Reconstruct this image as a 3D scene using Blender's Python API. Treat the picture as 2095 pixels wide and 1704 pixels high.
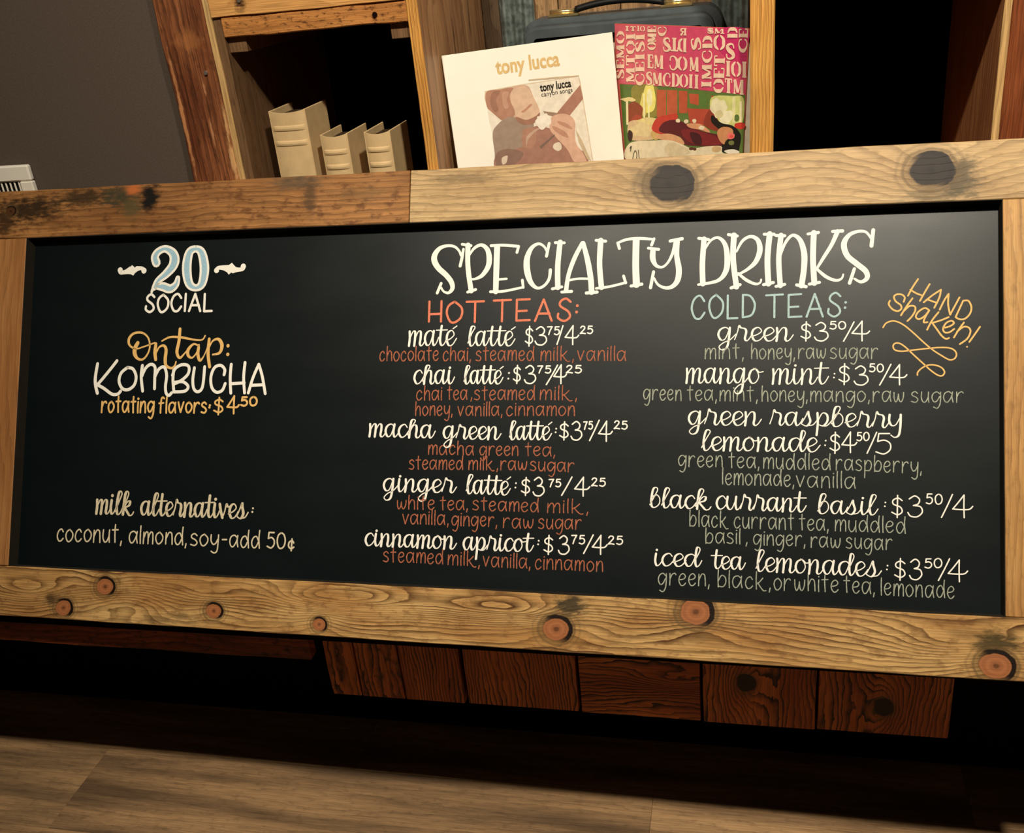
import bpy, bmesh, math, random
from mathutils import Vector, Matrix
random.seed(7)
for o in list(bpy.data.objects): bpy.data.objects.remove(o)
SC = bpy.context.scene
COL = SC.collection

# ------------------------------------------------------------------ camera
FPX, YAW, PITCH, ROLL = 2049.73, -0.257281, 0.444609, -0.108142
CAM = Vector((0.0, -1.6376, 1.6))
def cam_axes():
    f = Vector((math.sin(YAW)*math.cos(PITCH), math.cos(YAW)*math.cos(PITCH), -math.sin(PITCH)))
    r = Vector((math.cos(YAW), -math.sin(YAW), 0)); u = r.cross(f)
    c, s = math.cos(ROLL), math.sin(ROLL)
    return c*r+s*u, -s*r+c*u, f
RX, UX, FX = cam_axes()
cam = bpy.data.cameras.new('camera'); co = bpy.data.objects.new('camera', cam); COL.objects.link(co)
cam.sensor_fit = 'HORIZONTAL'; cam.sensor_width = 36; cam.lens = FPX*36/2095; cam.clip_start = .02
m = Matrix((RX, UX, -FX)).transposed().to_4x4(); m.translation = CAM; co.matrix_world = m
SC.camera = co

# ------------------------------------------------------------------ world, lamps, exposure
w = bpy.data.worlds.new('world'); SC.world = w; w.use_nodes = True
w.node_tree.nodes['Background'].inputs[0].default_value = (1, .66, .42, 1)
w.node_tree.nodes['Background'].inputs[1].default_value = .034
def spot(name, loc, target, power, size=1.2, blend=.6, rad=.05, col=(1, .89, .72)):
    l = bpy.data.lights.new(name, 'SPOT'); l.energy = power; l.spot_size = size; l.spot_blend = blend
    l.shadow_soft_size = rad; l.color = col
    o = bpy.data.objects.new(name, l); COL.objects.link(o); o.location = loc
    o.rotation_euler = (Vector(target)-Vector(loc)).to_track_quat('-Z', 'Y').to_euler()
    o['label'] = 'ceiling spotlight'; o['category'] = 'light'
    return o
spot('track_spotlight', (-.58, -1.32, 2.8), (-.35, -.3, .8), 100, 2.2, .6, .045)
spot('track_spotlight', (.38, -1.32, 2.8), (.35, -.3, .8), 168, 1.75, .85, .045)
SC.view_settings.view_transform = 'Standard'; SC.view_settings.look = 'None'
SC.view_settings.gamma = 1; SC.view_settings.use_curve_mapping = False
SC.view_settings.exposure = 0.0

# ------------------------------------------------------------------ unprojecting photo pixels onto real planes of the room
def ray(x, y): return FX + (x-1047.5)/FPX*RX - (y-852)/FPX*UX
class Plane:
    """a real plane: origin, in-plane axes U (right), V (up), normal N; local (u, v, w) <-> world"""
    def __init__(s, O, U, V):
        s.O = Vector(O); s.U = Vector(U).normalized(); s.N = s.U.cross(Vector(V)).normalized(); s.V = s.N.cross(s.U)
    def uv(s, x, y, w=0):
        d = ray(x, y); t = ((s.O+s.N*w-CAM) @ s.N if False else (s.O+s.N*w-CAM).dot(s.N))/d.dot(s.N)
        P = CAM+d*t-s.O
        return Vector((P.dot(s.U), P.dot(s.V)))
    def mat(s):
        M = Matrix((s.U, s.V, s.N)).transposed().to_4x4(); M.translation = s.O; return M

# ------------------------------------------------------------------ node helpers
def srgb(r, g, b):
    f = lambda c: (c/255)/12.92 if c/255 <= .04045 else (((c/255)+.055)/1.055)**2.4
    return (f(r), f(g), f(b), 1)
class NT:
    def __init__(s, name):
        s.m = bpy.data.materials.new(name); s.m.use_nodes = True; s.t = s.m.node_tree; s.n = s.t.nodes; s.l = s.t.links
        s.b = s.n['Principled BSDF']
    def put(s, sock, v):
        if isinstance(v, bpy.types.NodeSocket): s.l.new(v, sock)
        elif v is not None: sock.default_value = v
    def M(s, op, a, b=None, c=None):
        n = s.n.new('ShaderNodeMath'); n.operation = op
        for i, v in enumerate((a, b, c)): s.put(n.inputs[i], v)
        return n.outputs[0]
    def xyz(s, a, b, c):
        n = s.n.new('ShaderNodeCombineXYZ')
        for i, v in enumerate((a, b, c)): s.put(n.inputs[i], v)
        return n.outputs[0]
    def noise(s, vec, scale=1, detail=3, rough=.5, dist=0):
        n = s.n.new('ShaderNodeTexNoise'); s.put(n.inputs['Vector'], vec); n.inputs['Scale'].default_value = scale
        n.inputs['Detail'].default_value = detail; n.inputs['Roughness'].default_value = rough; n.inputs['Distortion'].default_value = dist
        return n.outputs[0]
    def ss(s, v, a, b, o0=0, o1=1):
        n = s.n.new('ShaderNodeMapRange'); n.interpolation_type = 'SMOOTHSTEP'; s.put(n.inputs[0], v)
        if a < b: vals = (a, b, o0, o1)
        else: vals = (b, a, o1, o0)
        for i, x in enumerate(vals): n.inputs[i+1].default_value = x
        return n.outputs[0]
    def ramp(s, v, stops):
        n = s.n.new('ShaderNodeValToRGB'); s.put(n.inputs[0], v); e = n.color_ramp.elements
        while len(e) < len(stops): e.new(.5)
        for q, (p, c) in zip(e, stops): q.position = p; q.color = c if len(c) == 4 else (*c, 1)
        return n.outputs[0]
    def mix(s, f, a, b, mode='MIX'):
        n = s.n.new('ShaderNodeMix'); n.data_type = 'RGBA'; n.blend_type = mode
        s.put(n.inputs[0], f); s.put(n.inputs[6], a); s.put(n.inputs[7], b); return n.outputs[2]
    def coords(s, order=(0, 1, 2)):
        tc = s.n.new('ShaderNodeTexCoord'); sp = s.n.new('ShaderNodeSeparateXYZ'); s.l.new(tc.outputs['Object'], sp.inputs[0])
        return [sp.outputs[i] for i in order]
    def bump(s, h, strength=.3, dist=.001):
        n = s.n.new('ShaderNodeBump'); s.put(n.inputs['Height'], h); n.inputs['Strength'].default_value = strength
        n.inputs['Distance'].default_value = dist; s.l.new(n.outputs[0], s.b.inputs['Normal'])

def wood(name, light, mid, dark, order=(0, 1, 2), freq=100, line=.6, knots=(), swirls=(), blots=(), mottle=.0, rough=.5,
         wander=2.5, seed=0., fibre=.35, var=.5, spec=.3, redcore=srgb(150, 72, 38), longs=3.0, stain=srgb(52, 34, 20), big_s=(4., 14.), jit=.7, mscale=1., mth=.5):
    """knots: (a, b, radius, core colour or None, ring pull); swirls: (a, b, sa, sb, rings); blots: (a, b, ra, rb, strength)"""
    N = NT(name); a, b, c = N.coords(order); M = N.M
    b0 = b
    b = M('ADD', b, M('MULTIPLY', c, .9))
    s3 = N.xyz(M('MULTIPLY', a, longs), M('MULTIPLY', b, 11.), seed)
    wn = M('MULTIPLY', M('SUBTRACT', N.noise(s3, 1, 2), .5), wander*2)
    jit = M('MULTIPLY', M('SUBTRACT', N.noise(N.xyz(M('MULTIPLY', a, 28.), M('MULTIPLY', b, 70.), seed), 1, 2), .5), jit)
    g = M('ADD', M('ADD', M('MULTIPLY', b, freq), wn), jit)
    def gauss(ka, kb, sa, sb):
        da = M('MULTIPLY', M('SUBTRACT', a, ka), 1/sa); db = M('MULTIPLY', M('SUBTRACT', b0, kb), 1/sb)
        q = M('ADD', M('MULTIPLY', da, da), M('MULTIPLY', db, db))
        return M('EXPONENT', M('MULTIPLY', q, -1.0))
    for k in swirls:
        g = M('ADD', g, M('MULTIPLY', gauss(k[0], k[1], k[2], k[3]), k[4]))
    for k in knots:
        g = M('ADD', g, M('MULTIPLY', gauss(k[0], k[1], k[2]*3.2, k[2]*1.9), k[4]))
    fr = M('FRACT', g)
    lf = N.ramp(fr, [(0, (0, 0, 0)), (.06, (.08,)*3), (.45, (.22,)*3), (.8, (.75,)*3), (.93, (1,)*3), (1, (.15,)*3)])
    lmod = N.ss(N.noise(N.xyz(M('MULTIPLY', a, 5.), M('MULTIPLY', b, 30.), seed+3), 1, 2), .25, .75, .5, 1.1)
    lf2 = M('MULTIPLY', M('MULTIPLY', lf, line), lmod); lf2 = M('MINIMUM', lf2, 1.0)
    big = N.ss(N.noise(N.xyz(M('MULTIPLY', a, big_s[0]), M('MULTIPLY', b, big_s[1]), seed+8), 1, 3), .3, .7)
    col = N.mix(M('MULTIPLY', big, var), light, mid)
    col = N.mix(lf2, col, dark)
    fb = N.noise(N.xyz(M('MULTIPLY', a, 14.), M('MULTIPLY', b, 620.), seed+1), 1, 2)
    fb2 = N.ss(fb, .3, .7, 1-fibre, 1.08)
    col = N.mix(1.0, col, N.xyz(fb2, fb2, fb2), 'MULTIPLY')
    if mottle:
        mo = N.ss(N.noise(N.xyz(M('MULTIPLY', a, 45.*mscale), M('MULTIPLY', b, 85.*mscale), seed+5), 1, 4, .6), mth, mth+.2, 0, mottle); mo = M('MINIMUM', mo, 1.0)
        col = N.mix(mo, col, stain)
    for k in blots:
        nz = N.noise(N.xyz(M('MULTIPLY', a, 55.), M('MULTIPLY', b0, 150.), seed+k[0]), 1, 4, .65)
        f = M('MULTIPLY', N.ss(M('ADD', gauss(*k[:4]), M('MULTIPLY', M('SUBTRACT', nz, .5), 1.5)), .25, .95), k[4])
        col = N.mix(f, col, k[5] if len(k) > 5 else srgb(46, 38, 26))
    for k in knots:
        ka, kb, r, core, _ = k
        da = M('MULTIPLY', M('SUBTRACT', a, ka), 1/r); db = M('MULTIPLY', M('SUBTRACT', b0, kb), 1/(r*.84))
        d = M('SQRT', M('ADD', M('MULTIPLY', da, da), M('MULTIPLY', db, db)))
        d = M('ADD', d, M('MULTIPLY', M('SUBTRACT', N.noise(N.xyz(M('MULTIPLY', a, 60.), M('MULTIPLY', b0, 60.), seed+ka), 1, 3), .5), .35))
        halo = M('MULTIPLY', N.ss(d, 1.9, 1.0), .35)
        hr = M('MULTIPLY', M('MULTIPLY', N.ss(d, 2.3, 1.25), N.ss(M('SINE', M('MULTIPLY', d, 15.)), -.6, 1)), .6)
        col = N.mix(hr, col, srgb(98, 80, 52))
        col = N.mix(halo, col, srgb(92, 66, 34))
        side = M('ADD', da, M('MULTIPLY', db, .7))   # bark ring is open on one side
        rim = M('MULTIPLY', M('MULTIPLY', N.ss(d, 1.28, 1.18), N.ss(d, .86, .96)), N.ss(side, -.9, .4, .15, 1))
        cc = core or srgb(150, 72, 38)
        ring = N.ss(M('SINE', M('MULTIPLY', d, 15.)), -1, 1, .86, 1.05)
        pith = N.ss(d, .1, .3, .35, 1)
        rr = M('MULTIPLY', ring, pith)
        col = N.mix(N.ss(d, 1.02, .92), col, N.mix(1.0, cc, N.xyz(rr, rr, rr), 'MULTIPLY'))
        col = N.mix(rim, col, srgb(26, 16, 9))
    N.l.new(col, N.b.inputs['Base Color'])
    N.b.inputs['Roughness'].default_value = rough; N.b.inputs['Specular IOR Level'].default_value = spec
    h = M('SUBTRACT', M('MULTIPLY', fb, .5), M('MULTIPLY', lf, .8))
    N.bump(h, .25, .0008)
    return N.m

def plain(name, col, rough=.6, spec=.3, metal=0, nscale=0, namt=.15, bump=0, order=(0, 1, 2)):
    N = NT(name); N.b.inputs['Roughness'].default_value = rough; N.b.inputs['Specular IOR Level'].default_value = spec
    N.b.inputs['Metallic'].default_value = metal
    a, b, c = N.coords(order)
    f = N.ss(N.noise(N.xyz(a, b, c), nscale or 40, 4), .3, .7, 1-namt, 1+namt*.4)
    N.l.new(N.mix(1.0, col, N.xyz(f, f, f), 'MULTIPLY'), N.b.inputs['Base Color'])
    if bump: N.bump(N.noise(N.xyz(a, b, c), nscale or 40, 4), bump, .001)
    return N.m

# ------------------------------------------------------------------ object helpers
def props(o, label=None, cat_=None, group=None, kind=None):
    for k, v in (('label', label), ('category', cat_), ('group', group), ('kind', kind)):
        if v: o[k] = v
    return o
def empty(name, loc=(0, 0, 0), mat=None, **k):
    o = bpy.data.objects.new(name, None); COL.objects.link(o); o.empty_display_size = .05
    if mat is not None: o.matrix_world = mat
    else: o.location = loc
    return props(o, **k)
def obj(name, bm, mats, parent=None, smooth=False, **k):
    me = bpy.data.meshes.new(name); bm.to_mesh(me); bm.free()
    for mm in (mats if isinstance(mats, (list, tuple)) else [mats]): me.materials.append(mm)
    if smooth:
        for p in me.polygons: p.use_smooth = True
    o = bpy.data.objects.new(name, me); COL.objects.link(o)
    if parent: o.parent = parent
    return props(o, **k)
def box(x0, x1, y0, y1, z0, z1, bevel=.0015, bm=None, seg=1, jitter=0):
    b2 = bmesh.new(); bmesh.ops.create_cube(b2, size=1)
    for v in b2.verts:
        v.co = Vector(((x0+x1)/2+v.co.x*(x1-x0), (y0+y1)/2+v.co.y*(y1-y0), (z0+z1)/2+v.co.z*(z1-z0)))
        if jitter: v.co += Vector([random.uniform(-jitter, jitter) for _ in range(3)])
    if bevel: bmesh.ops.bevel(b2, geom=b2.edges[:], offset=bevel, segments=seg, affect='EDGES')
    if bm is None: return b2
    me = bpy.data.meshes.new('t'); b2.to_mesh(me); b2.free(); bm.from_mesh(me); bpy.data.meshes.remove(me); return bm
def rough_board(x0, x1, y0, y1, z0, z1, axis, n=24, amp=.0012, bevel=.002):
    """a sawn board whose long edges wander a little; axis = long axis"""
    b = box(x0, x1, y0, y1, z0, z1, 0)
    L = [x1-x0, y1-y0, z1-z0][axis]
    ed = [e for e in b.edges if abs((e.verts[0].co-e.verts[1].co)[axis]) > L*.5]
    bmesh.ops.subdivide_edges(b, edges=ed, cuts=n, use_grid_fill=True)
    bmesh.ops.bevel(b, geom=[e for e in b.edges if len(e.link_faces) == 2 and e.calc_face_angle(0) > .5], offset=bevel, segments=1, affect='EDGES')
    ph = [random.uniform(0, 6) for _ in range(6)]
    for v in b.verts:
        t = v.co[axis]
        for k in range(3):
            if k != axis: v.co[k] += amp*(math.sin(t*23+ph[k])+.6*math.sin(t*61+ph[k+3]))*.5
    return b
def prism(pts, axis_fn, bm=None):
    pass

# ------------------------------------------------------------------ strokes (lettering is paint lying on its surface)
def cat(pts, closed=False, sub=6):
    n = len(pts)
    if n == 1: return [tuple(pts[0])]
    if n == 2 and not closed: 
        a, b = pts; return [tuple(a[k]+(b[k]-a[k])*t/4 for k in range(len(a))) for t in range(5)]
    out = []
    rng = range(n if closed else n-1)
    for i in rng:
        if closed: P = [pts[(i+j-1) % n] for j in range(4)]
        else: P = [pts[max(0, min(n-1, i+j-1))] for j in range(4)]
        for q in range(sub):
            t = q/sub
            out.append(tuple(.5*((2*P[1][k])+(-P[0][k]+P[2][k])*t+(2*P[0][k]-5*P[1][k]+4*P[2][k]-P[3][k])*t*t+(-P[0][k]+3*P[1][k]-3*P[2][k]+P[3][k])*t**3) for k in range(len(P[1]))))
    if not closed: out.append(tuple(pts[-1]))
    return out
def ribbon(bm, pts, z, mi=0, cap=True):
    """pts: (u, v, width) -> flat ribbon with round ends at height z"""
    P = [Vector((p[0], p[1])) for p in pts]; W = [p[2]/2 for p in pts]
    if len(P) == 1 or (P[0]-P[-1]).length < 1e-5 and len(P) < 3:
        vs = [bm.verts.new((P[0].x+W[0]*math.cos(k*math.pi/6), P[0].y+W[0]*math.sin(k*math.pi/6), z)) for k in range(12)]
        f = bm.faces.new(vs); f.material_index = mi; return
    L = []; R = []
    for i in range(len(P)):
        d = P[min(i+1, len(P)-1)]-P[max(i-1, 0)]
        if d.length < 1e-9: d = Vector((1, 0))
        d.normalize(); n = Vector((-d.y, d.x))
        L.append(P[i]+n*W[i]); R.append(P[i]-n*W[i])
    lv = [bm.verts.new((q.x, q.y, z)) for q in L]; rv = [bm.verts.new((q.x, q.y, z)) for q in R]
    for i in range(len(P)-1):
        f = bm.faces.new((rv[i], rv[i+1], lv[i+1], lv[i])); f.material_index = mi
    if cap:
        for e, s in ((0, -1), (len(P)-1, 1)):
            d = (P[1]-P[0]) if e == 0 else (P[-1]-P[-2])
            if d.length < 1e-9: continue
            a0 = math.atan2(d.y, d.x)
            a, b = (lv[e], rv[e])
            arc = [bm.verts.new((P[e].x+W[e]*math.cos(a0+s2), P[e].y+W[e]*math.sin(a0+s2), z)) for s2 in ([math.pi/2-k*math.pi/5 for k in range(1, 5)] if s == 1 else [math.pi/2+k*math.pi/5 for k in range(1, 5)])]
            vs = [a]+arc+[b]
            if s == 1: vs = vs[::-1]
            f = bm.faces.new(vs); f.material_index = mi
def blob(bm, pts, z, mi=0, smooth=True):
    q = cat(pts, True, 5) if smooth else pts
    vs = [bm.verts.new((a[0], a[1], z)) for a in q]
    try: f = bm.faces.new(vs)
    except ValueError: return
    f.material_index = mi; f.normal_update()
    if f.normal.z < 0: f.normal_flip()
    bmesh.ops.triangulate(bm, faces=[f])

def parse(t): return [[tuple(float(x) for x in p.split()) for p in s.split(',')] for s in t.split('|')]
PRINT = {k: parse(v) for k, v in {
 'a': "60 84,40 100,12 86,2 45,14 6,34 4,54 38,64 68|68 98,64 50,72 2", 'b': "6 165,4 80,6 0|6 52,30 98,56 85,62 45,44 6,8 6",
 'c': "52 78,36 100,12 82,2 40,16 4,36 4,54 24", 'd': "58 62,40 98,14 84,2 42,16 4,38 8,58 50|66 165,62 80,68 0",
 'e': "6 48,40 56,54 78,36 100,12 84,2 42,18 4,38 2,56 22", 'f': "52 148,38 162,24 140,20 70,20 0|2 92,46 96",
 'g': "60 82,38 100,12 84,2 46,16 8,38 14,60 58|66 98,66 40,60 -20,40 -54,14 -42", 'h': "6 165,4 80,6 0|6 46,28 96,50 88,56 50,58 0",
 'i': "6 98,4 50,6 0|6 134", 'k': "6 165,4 80,6 0|52 94,28 60,8 44|16 54,36 18,58 -10,76 -8", 'l': "6 165,4 80,6 0",
 'm': "6 96,5 50,4 0|6 46,24 96,40 92,44 50,44 0|44 46,62 96,80 92,84 50,84 0", 'n': "6 96,5 50,4 0|6 46,28 96,50 92,56 50,58 0",
 'o': "34 100,10 80,2 45,16 6,36 2,58 30,60 68,34 100", 'p': "6 98,6 20,4 -60|6 52,28 98,54 88,62 48,44 8,8 8",
 'r': "6 98,6 50,5 0|6 46,22 88,44 100,54 88", 's': "50 84,32 101,10 88,10 66,40 46,52 22,34 0,4 8",
 't': "26 155,24 80,28 0|2 98,50 101", 'u': "6 98,4 40,18 3,38 8,56 50|58 98,56 50,60 0", 'v': "2 98,14 50,28 2|28 2,40 45,56 98",
 'w': "4 92,6 35,18 2,34 30,40 76|40 76,46 20,62 4,78 40,82 92", 'y': "6 98,6 50,22 18,42 26,58 62|62 98,60 30,54 -36,34 -56,10 -42",
 ',': "8 12,2 -22", '.': "4 4", '-': "0 50,40 50", ':': "4 22|6 74", '!': "8 150,4 40|2 8",
 '0': "34 100,12 84,4 48,14 10,34 0,56 16,64 52,54 86,34 100", '2': "6 78,20 98,44 94,48 70,26 34,2 2|2 2,28 6,56 0",
 '3': "6 86,30 101,50 84,44 62,24 54|24 54,54 48,62 22,40 0,12 3,0 20",
 '4': "46 102,20 62,0 34|0 34,34 31,66 32,80 46|46 102,45 50,46 -8", '5': "52 98,14 98|14 98,10 60|10 60,34 66,54 50,54 20,32 0,4 10",
 '7': "0 96,50 98|50 98,28 50,14 0", '$': "50 80,32 94,10 82,12 60,42 44,50 18,30 2,4 16|30 112,28 -14", '/': "46 108,24 50,0 -6",
 'c/': "50 66,34 86,8 68,6 30,28 10,52 24|34 104,30 -10",
 'S': "56 86,36 102,14 90,12 68,46 42,54 16,30 -2,4 12,4 32", 'O': "36 100,10 80,2 45,18 4,40 0,66 26,68 68,36 100",
 'C': "64 76,42 100,14 84,2 44,18 4,44 0,66 26", 'I': "6 100,4 0", 'A': "2 0,20 50,38 100|38 100,56 50,74 0|14 34,64 34",
 'L': "4 100,4 0|4 0,52 2", 'H': "4 98,4 0|58 100,58 0|4 36,58 38", 'T': "0 98,76 100|38 100,38 0",
 'E': "4 98,60 100|4 98,4 0|4 44,48 46|4 0,62 2", 'D': "4 98,4 0|4 98,40 92,62 56,48 12,4 0",
}.items()}
SCRIPT = {k: parse(v) for k, v in {
 'a': "58 80,40 100,14 84,4 44,18 4,38 16,56 80|60 98,54 40,62 2,78 18,92 55", 'b': "2 20,30 90,46 150,36 172,20 150,10 60,14 8,34 2,56 30,58 72,40 98,18 78",
 'c': "56 78,40 100,14 82,4 40,20 2,44 12,66 50", 'd': "58 80,40 98,14 84,4 44,18 4,38 16,58 80|60 60,82 140,74 172,64 150,58 40,66 2,80 16,92 50",
 'e': "0 30,34 48,54 74,38 100,14 82,8 40,22 2,46 8,70 48", 'g': "58 80,40 100,14 84,4 44,18 6,38 16,56 80|60 98,56 20,46 -50,22 -68,8 -46,30 -14,60 6,90 50",
 'h': "0 20,28 90,46 150,36 172,22 150,14 70,10 0|12 40,34 92,52 94,56 60,52 20,60 0,74 10,88 44", 'i': "12 96,8 40,16 2,32 12,48 50|16 134",
 'k': "0 20,28 90,46 150,36 172,22 150,14 70,10 0|14 44,40 90,58 92,52 64,20 50|20 50,40 20,58 -4,76 0,88 20",
 'l': "0 20,26 90,44 150,34 172,20 150,10 60,16 4,34 6,54 46", 'm': "8 96,10 50,6 0|8 40,30 94,44 92,44 50,40 0|42 40,64 94,80 92,80 50,76 16,84 0,98 12,112 46",
 'n': "8 96,10 50,6 0|8 40,32 94,50 92,52 50,48 16,56 0,70 12,86 46", 'o': "38 98,14 82,4 40,18 4,40 8,56 46,44 90,30 100|44 90,58 74,80 78",
 'p': "10 98,12 20,6 -66|10 30,34 96,58 86,60 40,40 4,20 10|34 4,58 6,84 46", 'r': "0 10,14 70,20 122,30 98,50 90,56 66,50 16,62 2,84 46",
 's': "0 16,22 70,34 112,38 80,46 34,28 0,4 12|36 4,60 10,80 44", 't': "26 162,20 80,18 30,28 2,44 12,62 50|-8 104,62 108",
 'u': "8 96,4 40,16 4,34 10,54 70|58 98,54 40,62 2,76 12,92 50", 'v': "6 96,14 50,28 2|28 2,44 50,52 98,62 80,78 80",
 'y': "8 96,6 50,18 18,38 24,56 70|62 98,60 10,52 -52,32 -68,14 -52",
}.items()}
ADV = dict(a=84, b=70, c=60, d=86, e=60, g=84, h=80, i=42, k=88, l=48, m=104, n=78, o=70, p=78, r=76, s=72, t=52, u=84, v=70, y=76)
SLAB = {k: parse(v) for k, v in {
 'I': "20 2 26,20 98 26|4 4 9,36 4 9|4 96 9,36 96 9", 'O': "28 97 8,8 75 20,5 50 24,8 25 20,28 3 8|40 97 8,60 75 20,63 50 24,60 25 20,40 3 8",
 'D': "16 2 26,16 98 26|2 4 9,28 4 9|2 96 9,28 96 9|36 96 9,58 78 20,62 50 24,58 22 20,36 4 9",
 'C': "60 64 9,56 90 9,32 97 9,10 75 20,5 50 24,10 25 20,32 3 9,54 10 9,62 34 9", 'S': "52 70 9,46 94 10,26 96 12,10 80 22,20 58 26,42 42 26,50 20 22,32 4 12,10 6 9,4 32 9",
 'M': "8 2 9,8 98 9|10 94 26,36 12 20|64 96 9,40 10 9|70 2 26,70 98 26|0 4 9,18 4 9|54 4 9,86 4 9", 'E': "16 2 26,16 98 26|2 4 9,56 4 9|2 96 9,54 96 9|54 96 9,54 70 9|56 4 9,56 32 9|20 50 9,42 50 9",
 'T': "30 2 26,30 98 26|14 4 9,46 4 9|2 95 9,58 95 9|3 96 8,3 70 8|57 96 8,57 70 8", 'F': "16 2 26,16 98 26|2 4 9,34 4 9|2 96 9,54 96 9|54 96 9,54 68 9|20 50 9,42 50 9",
 'R': "16 2 26,16 98 26|2 4 9,32 4 9|2 96 9,30 96 9,54 88 16,56 70 20,46 54 12,28 50 9|34 50 12,52 10 22,64 4 9",
}.items()}

REG = dict(A=(150, 460, 4.19), B=(80, 960, 3.612), C=(840, 440, 4.19), D=(1300, 440, 3.88), E=(730, 650, 3.675), F=(730, 850, 3.675),
           G=(730, 1000, 3.675), H=(1300, 560, 2.91), I=(1300, 780, 2.91), J=(1300, 980, 2.91), K=(1760, 540, 6.553),
           L=(1220, 0, 5.0125), W=(880, 0, 4.7325))
def px(reg, x, y): a, b, s = REG[reg]; return a+x/s, b+y/s

ZZ = [0]
ASC = {('s', 'E'): .5, ('s', 'F'): .55, ('s', 'G'): .6, ('s', 'H'): .6, ('s', 'I'): .7, ('s', 'J'): .75, ('s', 'B'): .85, ('p', 'A'): .8, ('p', 'B'): .75}
def layout(text, style):
    """-> strokes in glyph units"""
    out = []; X = 0
    i = 0
    while i < len(text):
        ch = text[i]; acc = False
        if ch == 'é': ch = 'e'; acc = True
        if ch == '¢': ch = 'c/'
        if ch == ' ': X += 44; i += 1; continue
        if style == 's' and ch in SCRIPT:
            G = SCRIPT[ch]; last = (i == len(text)-1)
            for s in G: out.append([(p[0]+X, p[1]) for p in s])
            if acc: out.append([(X+46, 122), (X+70, 158)])
            X += ADV[ch]
        elif style == 'x':
            G = SLAB[ch]; mx = max(p[0] for s in G for p in s)
            for s in G: out.append([(p[0]+X, p[1], p[2]) for p in s])
            X += mx+14
        else:
            G = PRINT[ch]; mx = max(p[0] for s in G for p in s)
            jx = random.uniform(-2, 2); jy = random.uniform(-3, 3)
            for s in G: out.append([(p[0]+X, p[1]+jy) for p in s])
            X += mx+22+jx
        i += 1
    return out
def write(bm, plane, reg, text, xl, xr, yl, yr, H, style, wpx, z, mi=0, up=None, flipx=False):
    S = layout(text, style); z0 = z
    kk = ASC.get((style, reg), .7)
    if style != 'x': S = [[(p[0], p[1] if p[1] < 100 else 100+(p[1]-100)*kk) for p in q] for q in S]
    xs = [p[0] for s in S for p in s]; x0, x1 = min(xs), max(xs)
    if x1-x0 < 8: x0 -= 4; x1 += 4
    if style != 'x':      # the measured extents include the stroke itself
        hw = wpx*REG[reg][2]*.5
        if xr-xl > 5*hw: xl += hw; xr -= hw
        if H > 6*hw: yl -= hw*.8; yr -= hw*.8; H -= hw*1.6
    O = plane.uv(*px(reg, xl, yl), z); E = plane.uv(*px(reg, xr, yr), z)
    if flipx: O, E = E, O
    if up is None:
        Q = plane.uv(*px(reg, xl, yl-H), z); V = Vector((0, (Q-O).length)) if not flipx else Q-E
        if style == 'x': V = Q-(E if flipx else O)
    else:
        V = plane.uv(*px(reg, xl+up[0], yl+up[1]), z)-plane.uv(*px(reg, xl, yl), z)
    D = (E-O)/(x1-x0)
    mpp = (plane.uv(*px(reg, xl+1, yl), z)-plane.uv(*px(reg, xl, yl), z)).length*REG[reg][2]  # metres per photo pixel
    for si, s in enumerate(S):
        ZZ[0] += 1; z = z0+(ZZ[0] % 24)*6e-6
        c = cat(s)
        if len(c) == 1:
            q = O+D*(c[0][0]-x0)+V*c[0][1]/100; ribbon(bm, [(q.x, q.y, wpx*mpp*1.35)], z, mi); continue
        pts = []
        for i, p in enumerate(c):
            q = O+D*(p[0]-x0)+V*p[1]/100
            if style == 'x': wd = p[2]*D.length if True else 0; wd = p[2]/100*(V.length*.5+D.length*50)
            elif style == 's':
                a = c[max(0, i-1)]; b = c[min(len(c)-1, i+1)]; dx, dy = b[0]-a[0], b[1]-a[1]
                L = math.hypot(dx, dy) or 1; dn = max(0, -dy/L)
                wd = wpx*mpp*(.58+.62*dn**1.5)
            else: wd = wpx*mpp
            pts.append((q.x, q.y, wd))
        ribbon(bm, pts, z, mi, cap=(style != 'x'))
def trace(bm, plane, reg, txt, z, w=None, mi=0, closed=False, dw=0):
    """strokes traced on the board: 'x y w,...|...'"""
    z0 = z
    for s in parse(txt):
        ZZ[0] += 1; z = z0+(ZZ[0] % 24)*6e-6 if not dw else z0
        sc = REG[reg][2]; P = []
        for p in s:
            q = plane.uv(*px(reg, p[0], p[1]), z); q2 = plane.uv(*px(reg, p[0]+10, p[1]), z)
            mm = (q2-q).length/10
            P.append((q.x, q.y, ((p[2] if len(p) > 2 else w)+dw)*mm))
        c = cat(P, closed)
        if closed: c.append(c[0])
        ribbon(bm, c, z, mi, cap=not closed)

# ------------------------------------------------------------------ planes of the place
LEAN, SY, SYB, SZB = 0.523984, -0.008864, -0.417017, 0.587166
SH = .7816; U0, U1 = -1.30622, .35660; RW = .089; TH = .024
SIGN = Plane((0, SYB, SZB), (math.cos(SY), math.sin(SY), 0), Vector((-math.sin(SY), math.cos(SY), 0))*math.sin(LEAN)+Vector((0, 0, math.cos(LEAN))))

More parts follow.
